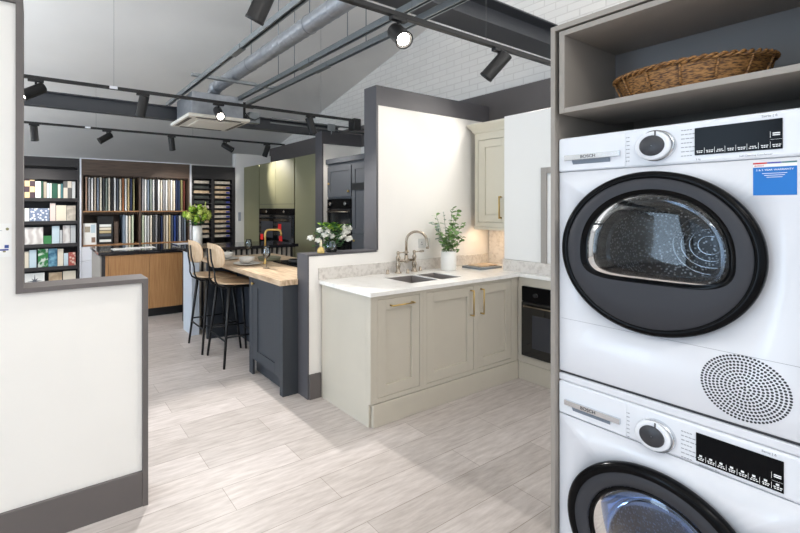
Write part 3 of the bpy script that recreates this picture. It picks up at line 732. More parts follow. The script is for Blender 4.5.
# ------------------------------------------------------------------ oak counter
t = thing('oak_counter','oak fronted counter with a glossy black top before the sample wall','counter',(1.25,6.3,0))
MB().box(.70,1.79,5.87,6.74,.10,.852).build('carcass','shelf_black',t)
box1('plinth','satin_black',.74,1.79,5.90,6.70,0,.0995,t)
x = .745
for w in (.04,.50,.49): box1('front_panel','oak_panel',x,x+w-.004,5.85,5.8695,.115,.835,t,.001); x += w
box1('side_panel','laundry_taupe',.68,.6995,5.85,6.74,.0,.835,t,.001)
box1('corner_post','shelf_black',.70,.744,5.852,5.8695,.10,.835,t)
box1('top','counter_black',.66,1.82,5.82,6.78,.8525,.89,t,.003)
o = MB().box(.86,1.20,6.0,6.22,.8905,.896).box(1.05,1.42,6.08,6.30,.8905,.895).build('open_brochure','paper',origin=(1.1,6.1,.8905)); tag(o,'open white brochure lying on the black counter top','brochure')

# ------------------------------------------------------------------ black tile shelving (left)
SY = 7.40
t = thing('tile_shelving','tall black shelving unit filled with wall tile samples','shelving',(.1,7.55,0))
mb = MB().box(-.45,-.42,SY,7.75,0,2.2).box(.545,.575,SY,7.75,0,2.2).box(-.42,.545,7.73,7.75,0,2.2); mb.build('frame','shelf_black',t,.001)
box1('header','shelf_black',-.42,.545,SY+.005,SY+.03,2.065,2.2,t,.001); box1('header','shelf_black',-.42,.545,SY+.02,SY+.045,1.866,2.02,t,.001)
for z in (.215,.559,.903,1.245,1.590): box1('shelf','shelf_black',-.42,.545,SY,7.729,z-.05,z,t,.001)
X4 = lambda px: -.147+.013*(px-24)
rows = [ (1.5555, [(24.5,34.4,.27,'tile_check','cream and dark chequered tile'),(34.8,40.4,.245,'finish_white','plain white tile'),(40.7,42.4,.25,'finish_dark_green','thin dark green tile'),(43,46.0,.24,'finish_taupe','taupe tile'),(46.2,49,.22,'finish_pale_blue','pale blue tile'),(49.3,51,.22,'finish_white','narrow white tile'),(51.4,57,.22,'finish_dark_green','glossy dark green tile'),(57.3,60,.21,'finish_cream','narrow cream tile'),(60.3,62.4,.22,'finish_teal','thin teal tile'),(63,71.6,.26,'tile_diamond','grey diamond patterned tile'),(72,75.4,.255,'finish_pale_grey','pale grey tile')]),
 (1.2105, [(24.5,29,.19,'finish_white','small white tile'),(29.3,48.8,.19,'tile_damask','blue damask patterned tile'),(49.3,55,.27,'finish_pink','tall pale pink tile'),(55.4,66,.235,'finish_cream','wide cream tile'),(66.3,75.8,.23,'stone_pale','wide pale stone tile')]),
 (.8685, [(24.5,42.6,.25,'tile_marble','white marble slab tile'),(42.8,51,.12,'finish_leaf','low bright green tile'),(51.3,59,.265,'finish_pale_blue','pale blue-white tile'),(59.3,62,.2,'finish_pale_grey','narrow pale grey tile'),(62.4,70,.27,'tile_marble','upright marble tile'),(70.4,75.8,.27,'finish_pale_grey','tall pale grey tile')]),
 (.5245, [(24.5,28.6,.24,'finish_cream','small cream tile'),(29,36,.26,'finish_pale_blue','sky blue tile'),(37.4,47.4,.27,'tile_green_leaf','green leaf print tile'),(47.8,56.6,.27,'tile_blue_swirl','blue marbled tile'),(57,63,.26,'finish_cream','ivory tile'),(63.4,68,.19,'finish_pale_blue','short pale tile'),(68.3,75.8,.2,'tile_floral','red floral print tile')]),
 (.1805, [(24.5,44,.26,'finish_white','white tile with a grey star motif'),(48,61.5,.25,'stone_beige','beige wood-look tile'),(62.5,76,.26,'finish_cream','cream stone tile')])]
rown = ['top','second','third','fourth','bottom']
for ri, (z, items) in enumerate(rows):
    z += .035
    for (a,b,h,m,nm) in items:
        g = thing('tile_sample', '%s standing on the %s shelf of the black shelving' % (nm, rown[ri]), 'tile', ((X4(a)+X4(b))/2, SY+.06, z), 'tile samples on the black shelving') if 'star' in nm else None
        if g is None:
            solid('tile_sample', m, X4(a), X4(b)-.002, SY+.045, SY+.065, z, z+h, '%s standing on the %s shelf of the black shelving' % (nm, rown[ri]), 'tile', 'tile samples on the black shelving')
        else:
            box1('tile', m, X4(a), X4(b)-.002, SY+.045, SY+.065, z, z+h, g)
            cx, cz = (X4(a)+X4(b))/2, z+h*.55; pts = []
            for i in range(16):
                r = (.10 if i%4==0 else .06 if i%4==2 else .024); an = 2*PI*i/16; pts.append((cx+r*math.cos(an), SY+.0448, cz+r*math.sin(an)))
            MB().prism(pts,(0,-.001,0)).build('star_motif','finish_slate',g)

# ------------------------------------------------------------------ walnut door-sample wall
t = thing('sample_display','walnut display wall holding rows of door finish samples','display',(1.45,7.6,0))
box1('white_edge','unit_white',.578,.600,SY-.01,7.9,0,2.215,t); box1('white_edge','unit_white',2.30,2.318,SY-.01,7.9,.0,2.215,t)
MB().box(.6005,.625,SY,7.9,.84,2.2).box(2.275,2.2995,SY,7.9,.84,2.2).box(1.452,1.482,SY,7.88,.84,1.95).box(.625,2.275,7.88,7.9,.84,2.2).build('frame','walnut_panel',t)
box1('header','walnut_panel',.6255,2.2745,SY,SY+.03,1.955,2.2,t)
box1('header_light_rail','unit_white',.6005,2.2995,SY-.008,SY+.02,2.2005,2.215,t)
for a,b in ((.6255,1.4515),(1.4825,2.2745)):
    box1('shelf','oak_edge',a,b,SY,7.879,1.375,1.395,t); box1('shelf','oak_edge',a,b,SY,7.879,.84,.865,t)
    mb = MB(); x = a+.012
    while x < b-.01: mb.box(x,x+.007,SY-.001,SY+.012,1.335,1.3745).box(x,x+.007,SY+.002,SY+.03,1.935,1.9545); x += .028
    mb.build('comb_rail','walnut_panel',t)
t2 = thing('drawer_unit','white drawer unit under the walnut sample wall','drawers',(1.45,7.6,0))
box1('carcass','unit_white',.602,2.298,SY+.022,7.88,.0,.838,t2)
for i,(z0,z1) in enumerate(((.62,.835),(.33,.612),(.04,.322))):
    for a,b in ((.606,1.16),(1.165,1.73),(1.735,2.295)): box1('drawer','unit_white',a,b,SY,SY+.0215,z0,z1,t2,.001)
def boards(seq, x0, x1, z, h, where):
    n = len(seq); p = (x1-x0)/n; ords = ['first','second','third','fourth','fifth','sixth','seventh','eighth','ninth','tenth','eleventh','twelfth','thirteenth','fourteenth','fifteenth','sixteenth','seventeenth','eighteenth','nineteenth','twentieth']
    for i, c in enumerate(seq):
        a = x0+i*p+p*.12; w = p*.56 if c != 'blue_grey' or n > 10 else p*.9
        solid('door_sample','finish_'+c,a,a+w,SY+.018+(i%3)*.004,SY+.36,z,z+h-(i*7%5)*.004,'%s door finish sample, %s from the left in the %s bay' % (c.replace('_',' '), ords[i], where),'sample','door finish samples in the walnut display')
boards('brown grey white taupe blue_grey cream charcoal grey_green cream black white slate cream orange_brown white tan navy olive'.split(),.655,1.40,1.3955,.53,'upper left')
boards('grey white blue_grey grey_green pale_grey black white cream grey white taupe white cream navy dark_blue olive red_brown'.split(),1.50,2.235,1.3955,.53,'upper right')
boards('blue_grey white cream pale_green'.split(),1.20,1.385,.8655,.46,'lower left')
boards('pale_green white pale_grey cream charcoal grey black navy taupe cream tan slate royal_blue navy pale_grey slate blue_grey'.split(),1.50,2.25,.8655,.46,'lower right')
t = thing('photo_card','white card with interior photographs in the lower left bay','card',(.73,7.45,.866))
box1('card','paper',.63,.815,SY+.03,SY+.04,.8655,1.20,t); box1('photo','finish_taupe',.65,.725,SY+.027,SY+.0297,1.06,1.15,t); box1('photo','finish_pale_blue',.735,.80,SY+.027,SY+.0297,1.05,1.18,t); box1('photo','finish_brown',.745,.80,SY+.027,SY+.0297,.90,.98,t)
t = thing('sample_board','black board of stacked worktop samples in the lower left bay','board',(.93,7.45,.866))
box1('board','satin_black',.83,1.06,SY+.03,SY+.045,.8655,1.31,t)
for z,c in ((1.14,'white'),(1.09,'cream'),(1.04,'tan'),(.99,'slate'),(.90,'white')): box1('swatch','finish_'+c,.86,1.03,SY+.024,SY+.0297,z,z+.04,t)
solid('door_sample','walnut_panel',1.075,1.14,SY+.05,SY+.36,.8655,1.22,'short brown wood sample beside the black sample board','sample')

# ------------------------------------------------------------------ stone sample rack (right)
t = thing('stone_rack','tall black rack of slanted stone samples beside the white pier','rack',(2.74,7.6,0))
box1('side_panel','unit_white',2.3185,2.335,SY,7.8,0,2.2,t)
MB().box(2.3355,2.37,SY+.01,7.8,0,2.19).box(2.70,2.755,SY+.01,7.8,0,2.19).box(3.10,3.155,SY+.01,7.8,0,2.19).box(2.3355,3.155,7.78,7.8,0,2.19).box(2.37,2.70,SY+.01,SY+.04,1.96,2.19).box(2.755,3.10,SY+.01,SY+.04,1.96,2.19).build('frame','shelf_black',t)
names = {0:'left',1:'right'}; ordn = ['topmost','second','third','fourth','fifth','sixth','seventh','eighth','ninth','tenth','eleventh','twelfth']
for c,(a,b) in enumerate(((2.372,2.698),(2.757,3.098))):
    for i in range(12):
        z = 1.885-.088*i
        box1('shelf','shelf_black',a,b,SY+.012,7.779,z-.022,z-.006,t)
        m = ['stone_pale','stone_dark','stone_beige','stone_dark','stone_dark'][i] if c == 0 and i < 5 else ['stone_pale','stone_beige','stone_beige','stone_beige','stone_dark'][i] if i < 5 else ('stone_pale' if i%2 else 'stone_beige')
        cn = {'stone_pale':'pale','stone_dark':'dark','stone_beige':'beige'}[m]
        g = thing('stone_sample','%s stone sample in the %s column of the black rack, %s from the top' % (cn, names[c], ordn[i]) if i else '%s stone sample topmost in the %s column of the black rack' % (cn, names[c]),'sample',((a+b)/2,SY+.1,z),'stone samples in the black rack')
        MB().prism([(a+.01,SY+.02,z-.0055),(a+.01,SY+.30,z+.035),(a+.01,SY+.30,z+.047),(a+.01,SY+.02,z+.040)],(b-a-.05,0,0)).build('slab',m,g)
        if c == 1 and i > 0: box1('label','blue_tag',b-.115,b-.045,SY+.017,SY+.0195,z-.002,z+.028,g)

# ------------------------------------------------------------------ green tall units
GX = 3.33
def tall(y0,y1,label,split=None,z1=2.2,m='green_cabinet',group='green tall cabinets'):
    t = thing('tall_cabinet',label,'cabinet',(GX+.3,(y0+y1)/2,0),group)
    MB().box(GX+.021,3.925,y0+.001,y1-.001,.1,z1).box(GX+.06,3.925,y0+.001,y1-.001,0,.1).build('carcass','shelf_black' if m=='green_cabinet' else m,t)
    return t
t = tall(6.76,7.395,'green tall cabinet farthest back beside the white pier'); box1('door','green_cabinet',GX,GX+.02,6.765,7.392,.105,2.198,t,.001)
t = tall(4.875,5.545,'green tall cabinet nearest, beside the dark partition end'); box1('door','green_cabinet',GX,GX+.02,4.88,5.54,.105,2.198,t,.001)
t = thing('tall_cabinet','green cabinet housing the two black ovens','cabinet',(GX+.3,6.15,0),'green tall cabinets')
MB().box(GX+.021,3.925,5.548,6.757,1.43,2.2).box(GX+.021,3.925,5.548,6.757,.1,.845).box(GX+.06,3.925,5.548,6.757,0,.1).box(3.80,3.925,5.548,6.757,.845,1.43).build('carcass','shelf_black',t)
for a,b in ((5.57,6.15),(6.156,6.74)): box1('door','green_cabinet',GX,GX+.02,a,b,1.505,2.198,t,.001)
box1('filler','green_cabinet',GX,GX+.02,5.57,6.74,1.432,1.50,t,.001)
for a,b in ((5.57,6.15),(6.156,6.74)): box1('drawer','green_cabinet',GX,GX+.02,a,b,.48,.84,t,.001); box1('drawer','green_cabinet',GX,GX+.02,a,b,.105,.475,t,.001)
for (a,b,w,reds) in ((5.57,6.15,'on the right of the green cabinets',((6.00,1.09),(5.97,.90))),(6.156,6.74,'on the left of the green cabinets',((6.63,.90),))):
    t = thing('built_in_oven','black built-in oven %s with red price tags' % w,'oven',(GX+.2,(a+b)/2,.85))
    box1('body','satin_black',GX+.02,3.75,a+.01,b-.01,.848,1.428,t); box1('control_panel','gloss_black',GX-.004,GX+.0195,a,b,1.33,1.427,t,.001)
    dd = box1('door','oven_glass',GX-.006,GX+.0195,a,b,.85,1.325,t,.002); bar_handle('X',GX-.006,(a+b)/2,1.28,.45,True,dd,0,'black_metal','handle',.006,.025)
    box1('window_border','door_grey',GX-.0072,GX-.0061,a+.08,b-.08,.95,1.22,dd)
    for (y,z) in reds: box1('price_tag','red_sticker',GX-.012,GX-.0075,y-.05,y+.05,z,z+.095,t)
    MB().cyl((GX-.0042,(a+b)/2,1.38),(GX-.02,(a+b)/2,1.38),.02,n=20).build('dial','chrome',t)
# ------------------------------------------------------------------ slate units
t = tall(4.20,4.70,'slate grey tall cabinet with a built-in oven behind the white bouquet',m='slate_cabinet',group='slate tall cabinets',z1=2.0) if False else thing('tall_cabinet','slate grey tall cabinet with a built-in oven behind the white bouquet','cabinet',(GX+.3,4.45,0),'slate tall cabinets')
MB().box(GX+.021,3.925,4.19,4.7145,1.56,2.02).box(GX+.021,3.925,4.19,4.7145,0,.90).box(3.8,3.925,4.19,4.7145,.90,1.56).build('carcass','slate_cabinet',t)
d = shaker('X',GX+.02,4.20,4.70,1.585,1.975,.06,.02,.009).build('door','slate_cabinet',t,.001)
for y in (4.24,4.70-.04): MB().blob((GX-.012,y,1.65 if y<4.5 else 1.76),.015,1,0,2).build('knob','brass',d)
d2 = shaker('X',GX+.02,4.20,4.70,.12,.88,.06,.02,.009).build('door','slate_cabinet',t,.001)
MB().box(GX-.02,3.925,2.87,4.7145,2.021,2.085).build('cornice','slate_cabinet',t,.003)
t = thing('built_in_oven','black built-in oven in the slate cabinets with a steel handle','oven',(GX+.2,4.45,.9))
box1('body','satin_black',GX+.021,3.75,4.215,4.69,.905,1.555,t); box1('control_panel','gloss_black',GX-.002,GX+.0205,4.205,4.70,1.43,1.555,t,.001)
dd = box1('door','oven_glass',GX-.004,GX+.0205,4.205,4.70,.905,1.425,t,.002); bar_handle('X',GX-.004,4.45,1.39,.42,True,dd,0,'nickel','handle',.008,.03)
for y in (4.30,4.62): MB().cyl((GX-.0022,y,1.495),(GX-.022,y,1.495),.022,n=20).build('dial','chrome',t)
t = thing('tall_cabinet','slate grey tall cabinet with a black vent strip behind the partition end','cabinet',(GX+.3,3.9,0),'slate tall cabinets')
MB().box(GX+.021,3.925,3.30,4.188,0,2.02).build('carcass','slate_cabinet',t)
for a,b in ((3.75,4.18),(3.31,3.745)):
    shaker('X',GX+.02,a,b,1.13,1.975,.06,.02,.009).build('door','slate_cabinet',t,.001)
    for z0,z1 in ((.78,1.12),(.46,.775),(.12,.455)):
        dr = box1('drawer','slate_cabinet',GX,GX+.02,a,b,z0,z1,t,.001); MB().blob((GX-.012,b-.05,z1-.08),.014,1,0,2).build('knob','brass',dr)
box1('vent_strip','satin_black',GX-.004,GX-.0005,3.76,4.175,1.66,1.745,t)

# ------------------------------------------------------------------ laundry housing
LX = 1.60; LYL = .843
t = thing('laundry_housing','taupe tall housing around the stacked washer and dryer with an open shelf','cabinet',(1.9,.5,0))
box1('side_panel','laundry_taupe',LX,2.25,LYL,LYL+.015,0,2.095,t,.001)
box1('side_panel','laundry_taupe',LX,2.25,.205,.2235,0,2.095,t,.001)
box1('top_panel','laundry_taupe',LX,2.25,.224,LYL-.0005,2.077,2.095,t,.001)
box1('back_panel','laundry_taupe',2.235,2.25,.224,LYL-.0005,0,2.0765,t)
sh = MB(); a, b = .230, .829
sh.box(LX+.002,2.0,b-.018,b,1.777,2.070).box(LX+.002,2.0,a,a+.018,1.777,2.070).box(LX+.002,2.0,a+.018,b-.018,2.052,2.070).box(LX+.002,2.0,a+.018,b-.018,1.777,1.795)
sh.build('open_shelf','laundry_taupe',t,.001)
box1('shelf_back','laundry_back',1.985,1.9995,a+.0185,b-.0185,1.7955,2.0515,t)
# basket
BX, BY = 1.785, .528
t = thing('wicker_basket','oval brown wicker basket lying on the open shelf above the dryer','basket',(BX,BY,1.796))
N = 64; loops = []
hts = 14
def bl(s, z, wob=0): return [(BX+.150*s*math.cos(2*PI*i/N)*(1+wob*math.sin(i*9.0)), BY+.190*s*math.sin(2*PI*i/N)*(1+wob*math.sin(i*9.0)), 1.796+z) for i in range(N)]
loops.append(bl(.02,.002)); loops.append(bl(.80,.0005))
for k in range(hts*2):
    f = k/(hts*2-1); loops.append(bl(.82+.16*f**.8 + (.008 if k%2 else 0), .004+.073*f, .004 if k%2 else -.004))
for k in range(6): f = 1-k/5; loops.append(bl(.93-.12*(1-f), .012+.064*f))
loops.append(bl(.02,.012))
MB().loft(loops).build('woven_body','rattan',t)
rim = MB()
for ph in (0, PI):
    P = []
    for i in range(241):
        a2 = 2*PI*i/240; tw = a2*26+ph; P.append((BX+(.150+.006*math.cos(tw))*math.cos(a2), BY+(.190+.006*math.cos(tw))*math.sin(a2), 1.876+.005*math.sin(tw)))
    rim.tube(P,.0048,6)
rim.build('braided_rim','rattan',t)
for i in range(14):
    a2 = 2*PI*(i+.3)/14; MB().tube([(BX+.150*s*math.cos(a2),BY+.190*s*math.sin(a2),1.797+z) for s,z in ((.84,.004),(.92,.025),(.985,.055),(1.01,.074))],.003,6).build('stake','rattan',t)

# ------------------------------------------------------------------ washer and dryer
WX = 1.62; Y0, Y1 = .244, .8415
def circ(r, x, cy, cz, n=96): return [(x, cy + r*math.cos(2*PI*i/n), cz + r*math.sin(2*PI*i/n)) for i in range(n)]
def rect_loop(x, y0, y1, z0, z1, cy, cz, n=96):
    out = []
    for i in range(n):
        a = 2*PI*i/n; c, s = math.cos(a), math.sin(a); k = 1e9
        if abs(c) > 1e-6: k = min(k, ((y1-cy) if c > 0 else (y0-cy))/c)
        if abs(s) > 1e-6: k = min(k, ((z1-cz) if s > 0 else (z0-cz))/s)
        out.append([x, cy+k*c, cz+k*s])
    for (yy, zz) in ((y0,z0),(y0,z1),(y1,z0),(y1,z1)):
        j = min(range(n), key=lambda i: (out[i][1]-yy)**2+(out[i][2]-zz)**2); out[j] = [x, yy, zz]
    return [tuple(p) for p in out]
def body(t, z0, z1, zp, cy, cz, rh):
    """casing with a round opening; control strip starts at zp"""
    mb = MB(); x1 = 2.20
    fr = [rect_loop(WX+.012, Y0, Y1, z0, zp, cy, cz), rect_loop(WX+.004, Y0+.002, Y1-.002, z0+.002, zp, cy, cz), rect_loop(WX, Y0+.008, Y1-.008, z0+.008, zp, cy, cz), circ(rh, WX, cy, cz), circ(rh-.004, WX+.05, cy, cz)]
    mb.loft(fr)
    mb.box(WX+.012, x1, Y0, Y0+.006, z0, zp).box(WX+.012, x1, Y1-.006, Y1, z0, zp).box(WX+.012, x1, Y0+.006, Y1-.006, z0, z0+.006).box(x1-.006, x1, Y0+.006, Y1-.006, z0+.006, zp)
    mb.build('casing', 'appliance_white', t)
def drum(t, cy, cz, r):
    mb = MB()
    mb.loft([circ(r-.03, WX+.052, cy, cz, 64), circ(r+.02, WX+.10, cy, cz, 64), circ(r+.045, WX+.14, cy, cz, 64), circ(r+.045, WX+.50, cy, cz, 64), circ(r-.08, WX+.52, cy, cz, 64), circ(.002, WX+.515, cy, cz, 64)])
    dr = mb.build('drum', 'drum_metal', t)
    for k in range(3):
        a = 2*PI*k/3+.9; u = Vector((0, math.cos(a), math.sin(a))); w = Vector((0,-math.sin(a),math.cos(a))); c = Vector((WX+.16, cy, cz))
        P = [c+u*(r+.044)-w*.05, c+u*(r-.02)-w*.012, c+u*(r-.02)+w*.012, c+u*(r+.044)+w*.05]
        MB().prism(P, (.32,0,0)).build('drum_paddle','chrome',dr,.01)
    mb = MB()
    for rr_ in (.03,.055,.08,.105): mb.lathe((WX+.51,cy,cz),[(rr_,0),(rr_+.004,-.006),(rr_+.008,0)],48,'x')
    mb.build('drum_back_ribs','chrome',dr)
def control(t, z0, z1, slope_top, name):
    """control panel strip, rounded outer edges"""
    mb = MB()
    mb.box(WX, 2.20, Y0, Y1, z0+.0015, z1)
    return mb.build('control_panel', 'appliance_plate', t, .008)
def dial(t, y, z):
    d = MB().lathe((WX,y,z),[(.046,-.0002),(.046,-.006),(.043,-.022),(.040,-.024),(.030,-.024)],48,'x').build('dial','appliance_plate',t)
    MB().lathe((WX,y-.0045,z),[(.0475,-.0002),(.0475,-.004),(.047,-.016),(.044,-.018)],48,'x').build('dial_ring','chrome',d)
    MB().lathe((WX,y,z),[(.031,-.0235),(.031,-.027),(.029,-.029),(.001,-.029)],48,'x').build('dial_cap','dial_dark',d)
    MB().box(WX-.0265,WX-.0242,y-.010,y-.007,z+.030,z+.043).build('pointer','ink_dark',d)
def marks(t, y, z, lefts=True):
    mb = MB(); mb2 = MB()
    for i in range(7):
        zz = z+.036-.0125*i
        wl_ = .028+.007*((i*5)%3); wr_ = .026+.008*((i*4)%3)
        for q in range(4):
            mb.box(WX-.0006,WX-.0001,y+.066+q*wl_/4,y+.066+(q+.8)*wl_/4,zz-.0012,zz+.0012)
            mb2.box(WX-.0006,WX-.0001,y-.062-(q+.8)*wr_/4,y-.062-q*wr_/4,zz-.0012+.002,zz+.0012+.002)
    mb.build('programme_marks','ink_grey',t); mb2.build('programme_marks','ink_grey',t)
def display(t, y0, y1, z0, z1, icons):
    d = box1('display','gloss_black',WX-.003,WX-.0001,y0,y1,z0,z1,t,.0008)
    mb = MB(); n = 8; w = (y1-y0)/n; r = random.Random(2 if icons else 1)
    for i in range(n):
        yc = y1 - w*(i+.5)
        if i: mb.box(WX-.0036,WX-.003,y1-w*i-.0003,y1-w*i+.0003,z0+.004,z0+.020)
        for line in range(2):
            zz = z0+.006+line*.0045; L = .0058+.0012*((i+line)%3)
            for q in range(3): mb.box(WX-.0036,WX-.003,yc-L+q*L*.68,yc-L+q*L*.68+L*.5,zz,zz+.0022)
        if icons: mb.box(WX-.0036,WX-.003,yc-.003,yc+.003,z0+.0155,z0+.0205)
    zz = z0+.036; yc = y1-w*7.5
    mb.box(WX-.0036,WX-.003,y1-w*7-.0003,y1-w*7+.0003,zz-.006,zz+.010)
    for line in range(2): mb.box(WX-.0036,WX-.003,yc-.0065,yc+.0065,zz-.001+line*.0048,zz+.0018+line*.0048)
    mb.box(WX-.0034,WX-.003,y0,y0+w,z0+.025,z0+.0254)
    mb.build('display_marks','ink_white',d)
def drawer(t, z0, z1, y0, hz, open_grip=True):
    dr = box1('detergent_drawer','appliance_plate',WX-.0025,WX-.0002,y0,Y1-.006,z0,z1,t,.001)
    box1('handle_strip','chrome',WX-.013,WX-.003,.645,.815,hz-.001,hz+.017,dr,.001)
    mb = MB(); mb.prism([(WX-.003,.675,hz-.016),(WX-.011,.675,hz-.002),(WX-.003,.675,hz-.002)],(0,.115,0)); mb.build('grip_recess','sticker_purple' if False else 'finish_blue_grey',dr)
    text_x('BOSCH', .762, hz+.008, WX-.0132, .0145, 'ink_dark', dr, 'brand_lettering')
# --- dryer (top)
t = thing('tumble_dryer','white tumble dryer stacked on top of the washing machine','dryer',(1.9,.537,.853))
cy, cz, RD = .565, 1.302, .25
body(t, .853, 1.69, 1.5675, cy, cz, .20)
control(t, 1.5675, 1.69, 0, 't')
drum(t, cy, cz, .185)
drawer(t, 1.5735, 1.684, .632, 1.609)
dial(t, .556, 1.629); marks(t, .556, 1.629)
display(t, .2925, .463, 1.591, 1.669, False)
# window outline (dome top, flattened bottom)
def dwin(x, s=1.0, n=96):
    out = []
    for i in range(n):
        a = 2*PI*i/n; c, q = math.cos(a), math.sin(a)
        if q >= 0: y_, z_ = .180*c, .186*abs(q)**.92
        else: y_, z_ = .180*(abs(c)**.42)*(1 if c > 0 else -1), -.086*abs(q)**.62
        out.append((x, .560+y_*s, 1.300+z_*s))
    return out
d = MB().loft([circ(RD-.004,WX-.0005,cy,cz),circ(RD,WX-.008,cy,cz),circ(RD,WX-.026,cy,cz),circ(RD-.006,WX-.032,cy,cz),circ(RD-.018,WX-.034,cy,cz),circ(RD-.022,WX-.030,cy,cz)]).build('door','gloss_black',t)
MB().loft([circ(RD-.0215,WX-.0305,cy,cz),circ(RD-.026,WX-.034,cy,cz),[tuple(Vector(a).lerp(Vector(b),.5)-Vector((.002,0,0))) for a,b in zip(circ(RD-.03,WX-.036,cy,cz),dwin(WX-.036,1.05))],dwin(WX-.037,1.06)]).build('door_face','door_grey',d)
MB().loft([dwin(WX-.0371,1.06),dwin(WX-.035,1.03),dwin(WX-.020,.97),dwin(WX-.018,.93)]).build('window_bezel','gloss_black',d)
MB().loft([dwin(WX-.026,.985),dwin(WX-.034,.93),dwin(WX-.041,.75),dwin(WX-.045,.5),dwin(WX-.047,.25),dwin(WX-.0475,.01)]).build('window_glass','door_glass',d)
MB().loft([dwin(WX-.010,.90),dwin(WX+.03,.84),dwin(WX+.045,.78),dwin(WX+.046,.76),dwin(WX+.03,.80),dwin(WX-.010,.86)]).build('inner_glass_rim','chrome',d)
# vent
mb = MB()
for k in range(11):
    r = .004+k*.0081; n = max(1, int(2*PI*r/.0077))
    for i in range(n):
        a = 2*PI*i/n + k*.4; yy, zz = .363+r*math.cos(a), .957+r*math.sin(a)
        mb.poly([(WX-.0004, yy+.0031*math.cos(q*PI/4), zz+.0031*math.sin(q*PI/4)) for q in range(8)])
mb.build('vent_holes','ink_dark',t,recalc=False)
# sticker
s = box1('warranty_sticker','sticker_blue',WX-.0008,WX-.0001,.2685,.3455,1.473,1.546,t)
box1('sticker_header','ink_white',WX-.0008,WX-.0001,.2685,.3455,1.5462,1.5585,s)
text_x('2 & 5 YEAR WARRANTY',.307,1.5385,WX-.0009,.0062,'ink_white',s,'sticker_lettering','CENTER')
text_x('BOSCH',.343,1.5498,WX-.0009,.0052,'ink_red',s,'sticker_brand')
box1('sticker_stripe','ink_red',WX-.0010,WX-.0008,.320,.3455,1.5545,1.5585,s); box1('sticker_stripe','sticker_purple',WX-.0010,WX-.0008,.295,.3198,1.5545,1.5585,s); box1('sticker_stripe','finish_teal',WX-.0010,WX-.0008,.2685,.2948,1.5545,1.5585,s)
mb = MB()
for i,zz in enumerate((1.529,1.524,1.519)): mb.box(WX-.0011,WX-.0008,.285+.004*i,.329-.004*i,zz,zz+.0012)
mb.build('small_print','ink_white',s)
text_x('Serie | 6',.330,1.6785,WX-.0002,.0085,'ink_grey',t,'series_lettering')
text_x('9 kg',.461,1.5795,WX-.0002,.0062,'ink_grey',t,'capacity_lettering')
text_x('Self Cleaning Condenser',.372,1.5795,WX-.0002,.0062,'ink_grey',t,'feature_lettering')
box1('lower_seam','ink_grey',WX-.0006,WX-.0001,.245,.829,1.0445,1.0455,t)
# --- washing machine (bottom)
t = thing('washing_machine','white washing machine standing on the floor beneath the dryer','washing machine',(1.9,.537,0))
cy, cz, RD = .553, .400, .243
body(t, .0, .845, .7005, cy, cz, .20)
control(t, .7005, .818, 0, 't')
box1('top_plate','appliance_white',WX+.004,2.20,Y0,Y1,.8195,.8450,t,.004)
drum(t, cy, cz, .18)
drawer(t, .706, .812, .630, .742)
dial(t, .556, .748); marks(t, .556, .748)
display(t, .2905, .460, .716, .797, True)
text_x('Serie | 6',.330,.8065,WX-.0002,.008,'ink_grey',t,'series_lettering')
text_x('ActiveWater Plus',.455,.7075,WX-.0002,.0062,'ink_grey',t,'feature_lettering')
d = MB().loft([circ(RD-.004,WX-.0005,cy,cz),circ(RD,WX-.010,cy,cz),circ(RD,WX-.028,cy,cz),circ(RD-.008,WX-.036,cy,cz),circ(RD-.024,WX-.039,cy,cz),circ(RD-.028,WX-.034,cy,cz)]).build('door','gloss_black',t)
MB().loft([circ(RD-.0275,WX-.0345,cy,cz),circ(RD-.034,WX-.038,cy,cz),circ(.180,WX-.034,cy,cz),circ(.176,WX-.030,cy,cz)]).build('door_face','door_grey',d)
MB().loft([circ(.1755,WX-.0305,cy,cz),circ(.172,WX-.034,cy,cz),circ(.165,WX-.030,cy,cz),circ(.160,WX-.012,cy,cz)]).build('window_bezel','gloss_black',d)
MB().loft([circ(.164,WX-.026,cy,cz),circ(.155,WX-.030,cy,cz),circ(.12,WX-.034,cy,cz),circ(.06,WX-.037,cy,cz),circ(.001,WX-.038,cy,cz)]).build('window_glass','door_glass_blue',d)
MB().loft([circ(.158,WX-.010,cy,cz),circ(.150,WX+.02,cy,cz),circ(.135,WX+.05,cy,cz),circ(.11,WX+.075,cy,cz),circ(.07,WX+.085,cy,cz),circ(.001,WX+.086,cy,cz)]).build('glass_bowl','door_glass_blue',d)
t = thing('stacking_kit','thin dark stacking strip between the washer and the dryer','strip',(1.9,.537,.8455))
box1('strip','dial_dark',WX+.012,2.19,Y0+.004,Y1-.004,.8455,.8525,t)

# ------------------------------------------------------------------ notice on the left partition
t = thing('paper_notice','white paper notice at the left edge on the tall partition','notice',(-.2,2.175,1.25))
box1('sheet','paper',-.45,-.087,2.1730,2.1756,1.235,1.375,t)
box1('blue_mark','blue_tag',-.135,-.098,2.1715,2.1729,1.262,1.268,t); box1('blue_mark','finish_royal_blue',-.112,-.097,2.1715,2.1729,1.272,1.285,t)
box1('yellow_mark','finish_olive',-.118,-.108,2.1715,2.1729,1.255,1.261,t)
MB().cyl((-.102,2.1729,1.352),(-.102,2.1715,1.352),.006,n=20).build('green_mark','finish_olive',t)
mb = MB()
for i in range(4): mb.box(-.30,-.12-.01*i,2.1718,2.1729,1.345-.008*i,1.3465-.008*i)
mb.build('print_lines','ink_grey',t)

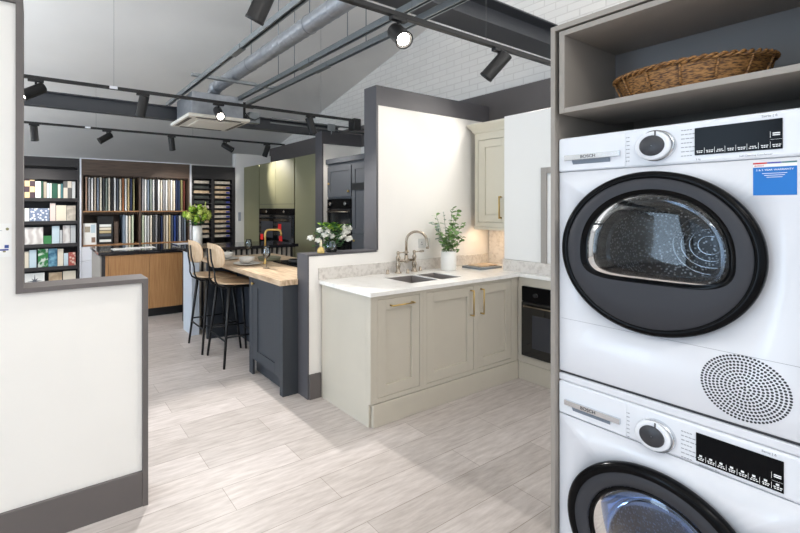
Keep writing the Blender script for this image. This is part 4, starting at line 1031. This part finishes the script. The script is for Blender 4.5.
# ------------------------------------------------------------------ light
W = bpy.data.worlds.new('world'); S.world = W; W.use_nodes = True; nt = W.node_tree
bg = nt.nodes['Background']; bg.inputs[0].default_value = (.70,.84,1.0,1); bg.inputs[1].default_value = 0.6
def area(name, loc, rot, sx, sy, e, col):
    l = bpy.data.lights.new(name,'AREA'); l.shape = 'RECTANGLE'; l.size = sx; l.size_y = sy; l.energy = e; l.color = col
    o = bpy.data.objects.new(name,l); COL.objects.link(o); o.location = loc; o.rotation_euler = rot; return o
# daylight area lamps added at the unseen shop windows to brighten the room
area('window_daylight', (-3.62,-1.0,1.55), (0,-PI/2,0), 2.3, 3.7, 25, (.66,.82,1))
area('window_daylight', (-3.62,2.9,1.55), (0,-PI/2,0), 2.3, 3.3, 135, (.60,.79,1))
area('window_daylight', (-3.62,6.9,1.55), (0,-PI/2,0), 2.3, 3.9, 40, (.65,.82,1))
area('window_daylight', (-1.5,-3.22,1.55), (PI/2,0,0), 3.5, 2.3, 16, (.90,.95,1))
area('window_daylight', (2.4,-3.22,1.55), (PI/2,0,0), 3.5, 2.3, 14, (.90,.95,1))
# unseen panel lamps added behind the camera to raise the brightness
for i,(x,y) in enumerate(((-1.6,-1.4),(.6,-1.4),(2.8,-1.2))):
    t = thing('ceiling_panel_light','square ceiling light panel over the shop front, %s of three' % ('leftmost','middle','rightmost')[i],'light',(x,y,2.95),'ceiling panel lights')
    box1('frame','cassette_white',x-.31,x+.31,y-.31,y+.31,2.975,3.0,t,.002); box1('diffuser','lens_off',x-.29,x+.29,y-.29,y+.29,2.970,2.9745,t)
    for s_ in (-1,1): MB().cyl((x+s_*.25,y,3.0),(x+s_*.25,y,zr(YT)-.253*(YT-y)),.002,n=6).build('wire','wire_grey',t)
    l = bpy.data.lights.new('lamp','AREA'); l.size = .58; l.energy = 16; l.color = (.97,.99,1)
    o = bpy.data.objects.new('lamp',l); COL.objects.link(o); o.parent = t; o.location = (0,0,.012)
for i,(x,y) in enumerate(((-1.5,-.2),(2.9,-.3),(-2.2,4.2),(-2.2,7.4),(1.0,-2.3))):  # out-of-view pole lamps, added to throw fill light on the ceiling
    t = thing('uplighter','white wall-height uplighter pole lamp out in the shop, %s of five' % ('first','second','third','fourth','fifth')[i],'lamp',(x,y,0),'uplighter lamps')
    MB().lathe((x,y,0),[(.001,0),(.14,0),(.14,.02),(.02,.03),(.015,.05)],28).build('base','cassette_white',t)
    MB().cyl((x,y,.05),(x,y,2.05),.014).build('pole','cassette_white',t)
    MB().lathe((x,y,2.05),[(.014,0),(.10,.05),(.16,.12),(.155,.12),(.09,.055),(.01,.01)],28).build('bowl','cassette_white',t)
    l = bpy.data.lights.new('lamp','AREA'); l.shape = 'DISK'; l.size = .26; l.energy = 62; l.color = (.97,.99,1)
    o = bpy.data.objects.new('lamp',l); COL.objects.link(o); o.parent = t; o.location = (0,0,2.175); o.rotation_euler = (PI,0,0)
vs = S.view_settings; vs.view_transform = 'Standard'; vs.look = 'None'; vs.gamma = 1; vs.exposure = 0.2; vs.use_curve_mapping = False
